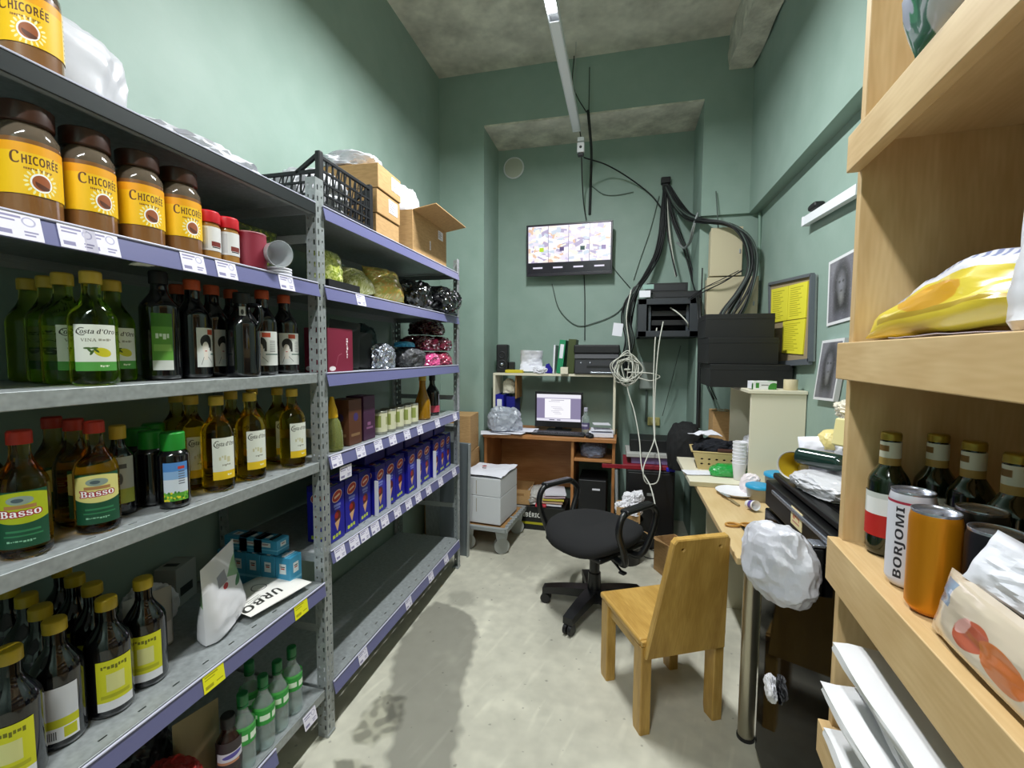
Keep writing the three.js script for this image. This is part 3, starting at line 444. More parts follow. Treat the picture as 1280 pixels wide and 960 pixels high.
// ---- bottom shelf: water bottles and mixed packs
{
  const lb = lab(128, 64, (c, w, h) => { c.fillStyle = '#2f9a3c'; c.fillRect(0, 0, w, h); c.fillStyle = '#58b85c'; c.fillRect(0, 0, w, 10); scrib(c, w / 2, 36, 70, 26, '#e8f6e4', 10); });
  const wb = { h: .225, r: .031, sh: .55, nr: .013, ns: .8, glass: pet, capM: capDkGreen, capR: .0155, capH: .03, labels: [[lb, .085, .14, 6.28]], ring: 1 };
  [[305, 930, -1.07, .9], [330, 905, -1.07, 1.1], [348, 890, -1.075, .8], [366, 870, -1.08, .9], [313, 880, -1.16, 1]].forEach(([px, py, x, a], i) => bottle('water_bottle', 'clear water bottle with green label, ' + ['next to the brown drink bottle', 'second from the brown drink bottle', 'second from the shelf post', 'next to the shelf post', 'behind the others'][i], 'bottle', 'green label water bottles', wb, standAt(px, py, x, U1[5] + UP, .032), a));
  const mk = (nm, lbl, g, m, p, ry) => solo(nm, lbl, 'packet', g, m, p, ry);
  mk('snack_packet', 'dark red crumpled packet on the bottom shelf', crumple(.15, .16, .13, 21, { amp: .2 }), Ph({ color: 0x8c1c18, roughness: .35 }), [-1.12, U1[5] + UP, -.86], .3);
  mk('snack_packet', 'black crumpled packet among the packs on the bottom shelf', crumple(.17, .2, .16, 22, { amp: .2 }), Ph({ color: 0x17151a, roughness: .3 }), [-1.3, U1[5] + UP, -.9], .3);
  mk('snack_packet', 'white and crimson packet at the front of the bottom shelf', crumple(.12, .1, .12, 23, { amp: .2 }), Ph({ color: 0xcfd0d8, roughness: .35 }), [-1.09, U1[5] + UP, -.745], .3);
  mk('snack_packet', 'tan paper packet standing on the bottom shelf', pillow(.12, .2, .06, 24, { gus: 1 }), Ph({ color: 0x9a8a68, roughness: .6 }), [-1.17, U1[5] + UP, -.98], 1.3);
  const lp = canvasTex(64, 128, (c, w, h) => { c.fillStyle = '#3a3034'; c.fillRect(0, 0, w, h); c.fillStyle = '#d8d4e4'; c.fillRect(6, 50, 50, 40); c.fillStyle = '#5a50a8'; c.beginPath(); c.ellipse(34, 66, 18, 10, -.4, 0, 7); c.fill(); c.fillStyle = '#c88a6a'; c.fillRect(6, 90, 40, 12); });
  bottle('drink_bottle', 'brown drink bottle with lilac label beside the water bottles', 'bottle', undefined, { h: .19, r: .032, sh: .6, nr: .016, ns: .8, glass: Ph({ color: 0x2c1c18, roughness: .2 }), capM: M.black, labels: [[S({ map: lp, side: 2 }), .05, .13, 3]] }, [-1.08, U1[5] + UP, -1.0], 1.0);
}
// ---------------------------------------------------------------- goods on the second shelving unit
const cardN = tn((x, y) => fbm(x * 8, y * 40, 2.2, 3));
M.card = S({ map: dataTex(128, 128, (x, y) => { const n = cardN(x, y); return [186 + n * 26, 148 + n * 24, 100 + n * 20]; }), roughness: .85 });
M.cardDk = S({ color: 0x9a7446, roughness: .85 });
M.tape = Ph({ color: 0xb58a50, roughness: .25 });
M.paper = S({ color: 0xe6e6f0, roughness: .8 });
M.crate = S({ color: 0x1b1c20, roughness: .45 });
{ // black lattice crate
  const X0 = -1.045, Z0 = -1.42, w = .39, l = .345, h = .185, Y = U2[0] + .004;
  const o = thing('plastic_crate', 'black plastic lattice crate on the metal shelving top', 'crate', [X0 - w / 2, Y, Z0 - l / 2]);
  part(o, 'crate_floor', B(w, .008, l, 0, 0, 0), M.crate);
  for (const sx of [1, -1]) for (const sz of [1, -1]) part(o, 'corner_post', B(.022, h + .012, .022, sx * (w / 2 - .009), 0, sz * (l / 2 - .009), .005), M.crate);
  const wall = (len, rot, x, z, dip) => {
    const g = []; const H = dip ? h - .05 : h;
    g.push(B(len, .014, .012, 0, H - .014, 0)); g.push(B(len, .014, .01, 0, .008, 0)); for (const y of [.05, .09, .13]) if (y < H - .02) g.push(P0(len, .007, .008, 0, y, 0));
    const n = Math.round(len / .038); for (let i = 1; i < n; i++) g.push(P0(.006, H - .02, .006, -len / 2 + i * len / n, .01, 0));
    for (let i = 0; i < n * 1.3; i++) { const x0 = -len / 2 + i * len / n / 1.3; g.push(boxBar([x0, .015, .001], [Math.min(len / 2, x0 + .045), H - .015, .001], .003, .003)); }
    if (dip) for (const s of [1, -1]) g.push(boxBar([s * len / 2, h, 0], [s * (len / 2 - .09), H - .006, 0], .012, .012));
    const m = part(o, 'lattice_wall', g, M.crate); m.rotation.y = rot; m.position.set(x, 0, z);
  };
  wall(l - .02, Math.PI / 2, w / 2 - .006, 0, false); wall(l - .02, Math.PI / 2, -w / 2 + .006, 0, false); wall(w - .02, 0, 0, l / 2 - .006, true); wall(w - .02, 0, 0, -l / 2 + .006, true);
  solo('plastic_bag', 'crumpled white plastic bag stuffed inside the black crate', 'bag', crumple(.3, .2, .25, 7, { amp: .25 }), M.bagW, [X0 - w / 2, Y + .009, Z0 - l / 2]);
}
function carton(name, label, p, ry, w, h, d, { labelAt, open, group, cat = 'box', mat = M.card } = {}) {
  const o = thing(name, label, cat, p, ry, group);
  if (!open) { part(o, 'carton_body', uvm(B(w, h, d, 0, 0, 0, .003), .3), mat); part(o, 'tape', B(.05, .001, d * .98, 0, h, 0, .0004), M.tape); }
  else {
    part(o, 'carton_body', [P0(w, .004, d, 0, 0, 0), P0(w, h, .004, 0, 0, d / 2 - .002), P0(w, h, .004, 0, 0, -d / 2 + .002), P0(.004, h, d - .008, w / 2 - .002, 0, 0), P0(.004, h, d - .008, -w / 2 + .002, 0, 0)].map(g => uvm(g, .3)), mat);
    for (const [ax, s, len, fl, a] of open) { const f = part(o, 'flap', ax === 'x' ? P0(fl, .004, len, s * fl / 2, -.002, 0) : P0(len, .004, fl, 0, -.002, s * fl / 2), mat); if (ax === 'x') { f.position.set(s * (w / 2 + .001), h, 0); f.rotation.z = s * a; } else { f.position.set(0, h, s * (d / 2 + .001)); f.rotation.x = -s * a; } }
  }
  if (labelAt) for (const [lx, ly, lz, lw, lh, axis] of labelAt) part(o, 'sticker', axis === 'x' ? P0(.0008, lh, lw, lx, ly, lz) : P0(lw, lh, .0008, lx, ly, lz), M.sticker);
  return o;
}
M.sticker = S({ map: canvasTex(96, 64, (c, w, h) => { c.fillStyle = '#e8e6ee'; c.fillRect(0, 0, w, h); c.fillStyle = '#6a6878'; for (let i = 0; i < 5; i++) c.fillRect(8, 8 + i * 10, 40 + (i * 13) % 36, 4); }), roughness: .6 });
for (let i = 0; i < 3; i++) carton('cardboard_box', ['bottom closed cardboard box of the stack beside the crate', 'middle cardboard box of the stack with a white sticker', 'top cardboard box of the stack under a white bag'][i], [-1.215 + i * .006, U2[0] + .003 + i * .106, -1.925], .04, .3, .104, .225, { labelAt: i ? [[.1508, .03, -.02 - i * .02, .09, .06, 'x']] : undefined, group: 'stacked closed cardboard boxes' });
{
  const Y = U2[0] + .003;
  carton('cardboard_box', 'open cardboard box with raised flaps at the far end of the shelving', [-1.215, Y, -2.41], 0, .3, .23, .46, { open: [['x', 1, .45, .13, .16], ['z', -1, .29, .12, 1.35], ['x', -1, .45, .13, -1.2]], labelAt: [[.1508, .16, -.14, .07, .05, 'x'], [.1508, .07, .01, .012, .05, 'x']] });
  solo('plastic_bag', 'pale plastic bag piled over the cardboard box stack', 'bag', crumple(.26, .085, .24, 31, { amp: .25, freq: 1.6 }), M.bagW, [-1.25, Y + .325, -1.93], .3);
  solo('plastic_bag', 'pale plastic bag swelling out of the open cardboard box', 'bag', crumple(.22, .4, .2, 32, { amp: .18, freq: 1.5 }), M.bagW, [-1.2, Y + .005, -2.29], .3);
  solo('plastic_bag', 'bright green plastic bag poking out of the open cardboard box', 'bag', crumple(.14, .31, .14, 33, { amp: .22 }), Ph({ color: 0x1f9a78, roughness: .35 }), [-1.15, Y + .005, -2.5], .3);
}
// shelf 2: bags of pasta and black bags
const pastaT = (a, b, cc, seed) => canvasTex(128, 128, (c, w, h) => { const r = rng(seed); c.fillStyle = a; c.fillRect(0, 0, w, h); for (let i = 0; i < 320; i++) { c.strokeStyle = [b, cc, a][i % 3]; c.lineWidth = 2 + r() * 4; c.beginPath(); const x = r() * w, y = r() * h; c.arc(x, y, 4 + r() * 8, r() * 6, r() * 6); c.stroke(); } });
const film = (t) => Ph({ map: t, roughness: .28, clearcoat: .6, clearcoatRoughness: .15 });
{
  const Y = U2[1] + UP;
  const lay = (nm, lbl, g, m, x, z, ry, rx = 0, y = Y) => { const o = solo(nm, lbl, 'bag', g, m, [x, y, z], ry); o.rotation.order = 'YXZ'; o.rotation.x = rx; return o; };
  solo('display_tray', 'flat black card tray under the first pasta bag', 'tray', [P0(.16, .003, .2, 0, 0, 0), P0(.16, .035, .003, 0, 0, .1), P0(.16, .035, .003, 0, 0, -.1), P0(.003, .035, .2, .08, 0, 0), P0(.003, .035, .2, -.08, 0, 0)], M.black, [-1.125, Y, -1.555]);
  lay('pasta_bag', 'clear bag of lime green pasta standing in the black tray', pillow(.16, .16, .09, 41), film(pastaT('#8a9a30', '#c0c860', '#dce090', 5)), -1.12, -1.55, 1.5, -.1, Y + .006);
  lay('pasta_bag', 'clear bag of pale yellow pasta slumped beside the tray', pillow(.2, .14, .1, 42).rotateX(-.6), film(pastaT('#b0b058', '#dcd898', '#f0ecc0', 6)), -1.12, -1.80, 1.5, -.3, Y + .04);
  lay('pasta_bag', 'clear bag of yellow pasta with orange curls leaning on its side', pillow(.24, .17, .11, 43), film(pastaT('#c0b458', '#ecdc90', '#d8a850', 7)), -1.13, -2.06, 1.45, -.45, Y + .03);
  lay('pasta_bag', 'dark green pasta bag behind the yellow ones', pillow(.2, .17, .08, 44), film(pastaT('#4a5022', '#6a7034', '#34380f', 8)), -1.32, -1.85, 1.5, -.1);
  M.blackFilm = Ph({ color: 0x111114, roughness: .16, clearcoat: 1, clearcoatRoughness: .08 });
  solo('plastic_bag', 'shiny black plastic bag hanging over the shelf edge', 'bag', crumple(.26, .17, .25, 45, { amp: .26, freq: 1.8 }), M.blackFilm, [-1.1, Y + .004, -2.6], .2);
  solo('plastic_bag', 'shiny black plastic bag resting against the pasta', 'bag', crumple(.22, .18, .21, 46, { amp: .26, freq: 1.8 }), M.blackFilm, [-1.16, Y, -2.35], .2);
}
// shelf 3
{
  const Y = U2[2] + UP;
  const rb = canvasTex(128, 128, (c, w, h) => { c.fillStyle = '#7e1c38'; c.fillRect(0, 0, w, h); c.save(); c.translate(98, 58); c.rotate(-Math.PI / 2); scrib(c, 0, 0, 60, 11, '#f0e4e8', 13); c.restore(); c.strokeStyle = '#c88a98'; c.beginPath(); c.moveTo(40, 110); c.lineTo(52, 80); c.lineTo(70, 74); c.stroke(); c.fillStyle = '#f0e8ea'; c.beginPath(); c.ellipse(22, 118, 16, 7, 0, 0, 7); c.fill(); });
  const o = thing('gift_box', 'dark red box with fine white lettering', 'box', [-1.105, Y, -1.535], Math.PI / 2); part(o, 'box_base', B(.16, .166, .1, 0, 0, 0, .002), S({ map: rb, roughness: .5 }));
  const bz = [[-1.69, .05, .2], [-1.79, .05, .16]];
  bz.forEach(([z, w, h], i) => { const t = solo('black_packet', i ? 'short black packet leaning beside the silver sachet' : 'tall black packet leaning next to the red box', 'packet', pillow(.15, h, w, 51 + i, { gus: 1 }), M.black, [-1.15, Y + .008, z], 1.2); t.rotation.x = -.1; });
  M.silver = Ph({ color: 0xb8bcc8, metalness: .8, roughness: .25 });
  { const t = solo('foil_sachet', 'crumpled silver foil sachet on the shelf edge', 'sachet', crumple(.11, .12, .16, 53, { amp: .3, freq: 2.2 }), M.silver, [-1.1, Y, -1.92], .3); }
  solo('snack_packet', 'dark teal packet behind the silver sachet', 'packet', crumple(.16, .22, .2, 54, { amp: .2 }), Ph({ color: 0x0d2a2c, roughness: .3 }), [-1.27, Y, -1.99], 0);
  solo('snack_packet', 'grey packet with light blue print', 'packet', crumple(.15, .1, .2, 55, { amp: .2 }), Ph({ map: canvasTex(64, 64, (c) => { c.fillStyle = '#4c4c50'; c.fillRect(0, 0, 64, 64); }), roughness: .35 }), [-1.11, Y, -2.21], 0);
  solo('snack_packet', 'light blue packet lying on the grey one', 'packet', crumple(.08, .03, .15, 56, { amp: .2 }), Ph({ color: 0x3fa0d0, roughness: .35 }), [-1.12, Y + .105, -2.19], 0);
  for (let i = 0; i < 2; i++) solo('snack_packet', ['pink packet lying under the dark red packets', 'rose red packet lying next to the pink one'][i], 'packet', crumple(.18, .085, .2, 57 + i, { amp: .22, freq: 2.8 }), Ph({ color: i ? 0xa83a58 : 0xd0508a, roughness: .25, clearcoat: .8 }), [-1.12, Y, -2.4 - i * .22], 0);
  for (let i = 0; i < 3; i++) solo('snack_packet', ['dark red glossy packet stacked on the pink packet', 'dark red glossy packet stacked on the rose packet', 'maroon glossy packet on top of the dark red packets'][i], 'packet', crumple(.2, .092, .22, 60 + i, { amp: .22, freq: 2.8 }), Ph({ color: [0x4a0f20, 0x5c1228, 0x3a1018][i], roughness: .2, clearcoat: .9 }), [-1.14, Y + [.087, .087, .18][i], [-2.4, -2.63, -2.52][i]], 0);
}
// shelf 4
{
  const Y = U2[3] + UP;
  const o = thing('squeeze_bottle', 'clear squeeze bottle with tall yellow spout', 'bottle', [-1.075, Y, -1.50], 0);
  part(o, 'body', lathe([[0, .002], [.036, .001], [.04, .008], [.038, .07], [.028, .11], [.02, .125], [.02, .13]], 22), Ph({ color: 0xb8c070, transmission: .7, thickness: .05, roughness: .1 })); part(o, 'spout', lathe([[.02, .125], [.022, .13], [.02, .155], [.013, .178], [.008, .205], [0, .207]], 18), capYel);
  const bt = canvasTex(64, 128, (c, w, h) => { c.fillStyle = '#5a3420'; c.fillRect(0, 0, w, h); c.fillStyle = '#40306a'; c.beginPath(); c.arc(34, 50, 12, 0, 7); c.fill(); c.fillStyle = '#8a6a48'; c.fillRect(10, 96, 44, 8); });
  solo('tea_box', 'brown upright box with small violet emblem', 'box', B(.09, .185, .09, 0, 0, 0, .002), S({ map: bt, roughness: .5 }), [-1.1, Y, -1.625], Math.PI / 2);
  solo('tea_box', 'dark purple upright box beside the brown one', 'box', B(.09, .19, .085, 0, 0, 0, .002), S({ map: canvasTex(64, 128, (c, w, h) => { c.fillStyle = '#42203e'; c.fillRect(0, 0, w, h); c.fillStyle = '#8a5a80'; c.fillRect(14, 90, 36, 6); c.fillRect(20, 76, 18, 10); }), roughness: .5 }), [-1.1, Y, -1.735], Math.PI / 2);
  const tl = lab(128, 96, (c, w, h) => { c.fillStyle = '#d6d4b4'; c.fillRect(0, 0, w, h); c.fillStyle = '#8f9a50'; c.fillRect(14, 12, 40, 60); c.fillStyle = '#aeb27a'; c.fillRect(74, 20, 40, 40); });
  const tin = thing('food_tin', 'small tin can with pale printed label', 'tin', [-1.09, Y, -1.87], 1.1, 'small pale tins');
  part(tin, 'tin_body', lathe([[0, 0], [.036, 0], [.037, .004], [.036, .008], [.036, .1], [.037, .105], [.035, .108], [.033, .104], [0, .104]], 22), S({ color: 0xa8a89c, metalness: .7, roughness: .35 })); part(tin, 'label', arcLabel(.0365, .012, .098, 4.5), tl);
  tag(tin, 'small tin can with pale printed label, next to the purple box'); for (let i = 1; i < 5; i++) dup(tin, [-1.09, Y, -1.87 - i * .082], 1.1 + i * .1, 'small tin can with pale printed label, ' + ORD[i] + ' the purple box');
  bottle('syrup_bottle', 'tall amber glass bottle with orange base on the middle shelf', 'bottle', undefined, { h: .25, r: .046, sh: .3, nr: .018, ns: .75, glass: Ph({ color: 0xc89018, roughness: .15, transmission: .5, thickness: .06, attenuationColor: new THREE.Color(0xb87800), attenuationDistance: .06 }), capM: capGold }, [-1.1, Y, -2.36], 0);
  bottle('syrup_bottle', 'dark bottle with pink band near the far post', 'bottle', undefined, { h: .24, r: .044, sh: .55, nr: .016, ns: .8, glass: darkG, capM: M.black, labels: [[cap(0xb84458), .02, .06, 3.5]] }, [-1.12, Y, -2.54], 1);
}
// shelf 5: blue cone boxes
{
  const Y = U2[4] + UP;
  const t = canvasTex(128, 256, (c, w, h) => { c.fillStyle = '#1c1c9c'; c.fillRect(0, 0, w, h); c.fillStyle = '#121270'; c.fillRect(0, 0, w, 26); c.save(); c.translate(64, 52); c.rotate(-.25); c.fillStyle = '#b03a30'; c.beginPath(); c.ellipse(0, 0, 42, 24, 0, 0, 7); c.fill(); c.strokeStyle = '#e8c8b0'; c.lineWidth = 4; c.stroke(); c.fillStyle = '#e8c8b0'; c.fillRect(-24, -5, 48, 10); c.restore(); c.fillStyle = '#7a84d0'; c.fillRect(34, 88, 60, 12); c.fillRect(40, 104, 50, 8); c.fillStyle = '#5a1c14'; c.beginPath(); c.ellipse(66, 146, 28, 28, 0, 0, 7); c.fill(); c.fillStyle = '#a02820'; c.beginPath(); c.ellipse(56, 140, 16, 14, 0, 0, 7); c.fill(); c.fillStyle = '#e0b080'; c.beginPath(); c.moveTo(40, 172); c.lineTo(88, 160); c.lineTo(62, 216); c.fill(); c.fillStyle = '#c8d83a'; c.fillRect(20, 226, 22, 16); c.fillRect(48, 224, 18, 16); c.fillRect(72, 222, 18, 16); });
  const o = thing('cone_box', 'blue box of chocolate wafer cones standing in the row', 'box', [-1.11, Y, -1.5], Math.PI / 2, 'blue wafer boxes on the fifth shelf');
  part(o, 'box_panel', B(.092, .218, .1, 0, 0, 0, .002), S({ map: t, roughness: .4 })); part(o, 'top_tab', B(.05, .006, .003, 0, .217, -.03, .001), S({ color: 0x1c1c9c }));
  tag(o, 'blue box of chocolate wafer cones, next to the near shelf post'); for (let i = 1; i < 12; i++) dup(o, [-1.11 - (i % 3) * .006, Y, -1.5 - i * .1065], Math.PI / 2 + (i % 4 - 1.5) * .02, 'blue box of chocolate wafer cones, ' + ORD[i] + ' the near shelf post');
  for (let i = 0; i < 4; i++) solo('display_card', 'narrow white card standing between the blue boxes', 'card', B(.02, .16, .0012, 0, 0, 0, .0005), M.paper, [-1.048, Y, -1.553 - [2, 3, 6, 8][i] * .1065], 0, 'white cards between blue boxes');
  for (let i = 0; i < 5; i++) solo('wafer_pack', 'dark blue pack lying on top of the row of boxes', 'packet', B(.12, .05, .17, 0, 0, 0, .006), S({ color: 0x16166e, roughness: .4 }), [-1.16, Y + .224, -1.85 - i * .19], 0, 'blue packs lying on the boxes');
}
// ---------------------------------------------------------------- beside the shelving: sheet metal, boxes, dolly
{
  const o = thing('spare_metal_shelf', 'grey metal shelf panel leaning against the end of the shelving', 'panel', [-1.13, 0, -2.93], 0); const g = part(o, 'sheet', [B(.22, .82, .02, 0, 0, 0, .003)], S({ color: 0x6d757b, metalness: .3, roughness: .45 })); part(o, 'folded_edge', [B(.012, .82, .034, .105, 0, .01, .003)], M.galv); o.rotation.order = 'YXZ'; o.rotation.set(.07, 0, -.04);
  const o2 = thing('spare_metal_shelf', 'wide pale metal panel behind the leaning grey one', 'panel', [-1.27, 0, -3.08], 0); part(o2, 'sheet', [B(.28, .92, .018, 0, 0, 0, .003)], M.galv); part(o2, 'folded_edge', B(.28, .012, .03, 0, .9, .01, .003), M.galv); o2.rotation.x = .06;
  carton('cardboard_box', 'tall brown cardboard box standing behind the metal panels', [-1.31, 0, -3.36], 0, .36, .66, .3, {});
  carton('cardboard_box', 'smaller brown cardboard box set on the tall one', [-1.3, .664, -3.37], .08, .34, .28, .27, {});
}
M.whiteCard = S({ color: 0xd4d6da, roughness: .75 });
{
  const p = onY(620, 640, .17); // dolly deck
  const c = [-.93, 0, -3.23], ry = -.06;
  const o = thing('dolly', 'grey tubular steel dolly on castors', 'dolly', c, ry);
  const w = .36, l = .5, y = .19; const fr = []; for (const s of [1, -1]) { fr.push(boxBar([s * w / 2, y, -l / 2], [s * w / 2, y, l / 2], .025, .03)); fr.push(boxBar([-w / 2, y, s * l / 2], [w / 2, y, s * l / 2], .03, .025)); } fr.push(boxBar([-w / 2, y, 0], [w / 2, y, 0], .025, .02));
  part(o, 'frame', fr, M.galv); part(o, 'deck', P0(w - .03, .008, l - .03, 0, y - .002, 0), M.cardDk);
  const slots = []; for (let i = 0; i < 9; i++) slots.push(P0(.028, .012, .022, w / 2, y + .012, -l / 2 + .04 + i * .052)); part(o, 'edge_stop', slots, M.galv);
  for (const sx of [1, -1]) for (const sz of [1, -1]) { const k = part(o, 'castor_fork', extr([[-.05, .18], [.05, .18], [.018, .03], [-.018, .03]], .03, .002).translate(0, 0, -.015), M.galv); k.position.set(sx * (w / 2 - .05), 0, sz * (l / 2 - .06)); k.rotation.y = .5; const wh = part(k, 'wheel', new THREE.CylinderGeometry(.055, .055, .036, 24).rotateX(Math.PI / 2).translate(0, .055, 0), S({ color: 0x9a9c98, roughness: .6 })); }
  for (let i = 0; i < 2; i++) { const b = thing('paper_carton', i ? 'white carton with open flaps on top of the dolly stack' : 'white carton at the bottom of the dolly stack', 'box', [c[0] - .02, .2 + .006 + i * .2 + .002, c[2] + .03], ry - .04); part(b, 'carton_body', B(.31, i ? .13 : .198, .36, 0, 0, 0, .004), M.whiteCard); part(b, 'seam', B(.004, .1, .001, -.03, i ? .01 : .08, .1805, .0003), S({ color: 0x9a8a70 })); if (i) { const f = part(b, 'lid_sheet', sheet(.32, .36, 3, .012, 10), M.paper); f.position.y = .132; part(f, 'red_mark', Cy(.018, .001, -.05, .032, -.02), cap(0xa83a38)); } }
}
// ---------------------------------------------------------------- desk with hutch in the recess
const woodTex = (base, dark, seed, fx = 2.2, fy = 26) => dataTex(256, 256, (x, y) => { const f = (a, b) => { const w = fbm(a * fx + seed, b * 5, seed, 3); return .5 + .5 * Math.sin((b * fy + w * 7)) * .6 + .5 * noise(a * 10, b * 90, seed) * .8; }; const k = tn(f)(x, y); return base.map((v, i) => v + (dark[i] - v) * Math.max(0, Math.min(1, k))); });
M.oakDesk = S({ map: woodTex([196, 140, 88], [166, 108, 60], 3), roughness: .45 });
M.beech = S({ map: woodTex([218, 192, 146], [202, 172, 122], 5), roughness: .42 });
M.pine = S({ map: woodTex([220, 190, 142], [200, 166, 116], 8, 1.2, 18), roughness: .55 });
M.chairWood = S({ map: woodTex([208, 168, 92], [172, 132, 62], 6, 1.6, 16), roughness: .35 });
M.cream = S({ color: 0xe2dcc6, roughness: .5 });
const DX0 = -1.09, DX1 = -.03, DY = .775, DZF = -3.47, DZB = -3.99;
{
  const w = DX1 - DX0, d = DZF - DZB, o = thing('desk', 'brown laminate desk with open pedestal shelf', 'desk', [(DX0 + DX1) / 2, 0, (DZF + DZB) / 2]);
  part(o, 'desk_top', uvWood(B(w, .03, d, 0, DY - .03, 0, .004), 0), M.oakDesk);
  for (const x of [-w / 2 + .012, w / 2 - .02, w / 2 - .335]) part(o, 'side_panel', uvWood(B(.022, DY - .03, d - .05, x, 0, -.01, .002), 1), M.oakDesk);
  part(o, 'modesty_panel', uvWood(B(w - .36, .5, .016, -.155, .24, -d / 2 + .03, .002), 0), M.oakDesk);
  part(o, 'pedestal_shelf', uvWood(B(.29, .02, d - .06, w / 2 - .178, .585, -.01, .002), 0), M.oakDesk);
  const hh = .485, hd = .26, hz = (DZB + DZB + hd) / 2 + .03;
  const h = thing('desk_hutch', 'cream open shelf frame standing on the desk', 'shelf', [(DX0 + DX1) / 2 + .005, DY + .001, -3.68 - hd / 2]);
  const W = 1.02; part(h, 'top_board', B(W, .02, hd, 0, hh - .02, 0), M.cream); for (const s of [1, -1]) part(h, 'side_board', B(.02, hh - .02, hd, s * (W / 2 - .01), 0, 0), M.cream); part(h, 'divider', B(.012, .2, hd - .04, -W / 2 + .19, hh - .22, -.02), M.cardDk);
}
const HT = DY + .487; // hutch top
const zH = -3.78;
const hp = (px, py, z) => onZ(px, py, z);
{ // monitor, keyboard and small things on the desk
  const q = hp(698, 515, -3.72); const o = thing('computer_monitor', 'black computer monitor showing a white document', 'monitor', [q.x, DY + .002, -3.74], -.03);
  const W = .37, H = .225, Y0 = .085; part(o, 'bezel', [B(W + .03, .02, .035, 0, Y0 + H, 0), B(W + .03, .05, .035, 0, Y0 - .05, 0), B(.015, H, .035, W / 2 + .0075, Y0, 0), B(.015, H, .035, -W / 2 - .0075, Y0, 0), B(W, H, .02, 0, Y0, -.008)], M.black);
  const scr = canvasTex(512, 320, (c, w, h) => { c.fillStyle = '#8c84a4'; c.fillRect(0, 0, w, h); c.fillStyle = '#eeecf6'; c.fillRect(0, 0, w, 46); c.fillStyle = '#c8c2dc'; c.fillRect(0, 40, w, 4); c.fillStyle = '#fbfaff'; c.fillRect(95, 52, 300, 232); c.fillStyle = '#9a94ac'; c.fillRect(170, 66, 150, 6); c.fillRect(140, 84, 130, 4); for (let i = 0; i < 6; i++) c.fillRect(170 + (i % 3) * 20, 150 + i * 16, 120 - i * 8, 3); c.fillStyle = '#e6e4f2'; c.fillRect(0, 290, w, 30); c.fillStyle = '#4a4a68'; c.fillRect(150, 300, 60, 10); c.fillRect(240, 300, 40, 10); });
  const s = part(o, 'screen', new THREE.PlaneGeometry(W, H).translate(0, Y0 + H / 2, .0135), new THREE.MeshStandardMaterial({ color: 0x050505, emissive: 0xffffff, emissiveMap: scr, emissiveIntensity: .95, roughness: .3 }), 'lit screen with a white page');
  part(o, 'stand_neck', B(.06, .09, .03, 0, .01, -.03), M.black); part(o, 'stand_foot', B(.2, .012, .15, 0, 0, -.01, .005), M.black);
  const l = new THREE.RectAreaLight(0xf0ecff, 1.2, W, H); l.position.set(q.x, DY + Y0 + H / 2, -3.74 + .05); l.rotation.y = Math.PI - .03; l.castShadow = true; scene.add(l);
}
{
  const k = hp(698, 537, -3.56), o = thing('keyboard', 'black computer keyboard in front of the monitor', 'keyboard', [k.x, DY + .001, -3.57], -.02); part(o, 'case', B(.42, .018, .13, 0, 0, 0, .005), M.black);
  const kg = P0(.0165, .006, .0165); for (let r = 0; r < 5; r++) for (let c = 0; c < 21; c++) { const m = part(o, 'key', kg, M.keycap ??= S({ color: 0x24252a, roughness: .5 })); m.position.set(-.195 + c * .0195, .017, -.045 + r * .021); }
}
function blackCable(name, label, pts, r, m = M.black, group) { return solo(name, label, 'cable', tube(pts, r, pts.length * 8, 6), m, [0, 0, 0], 0, group); }
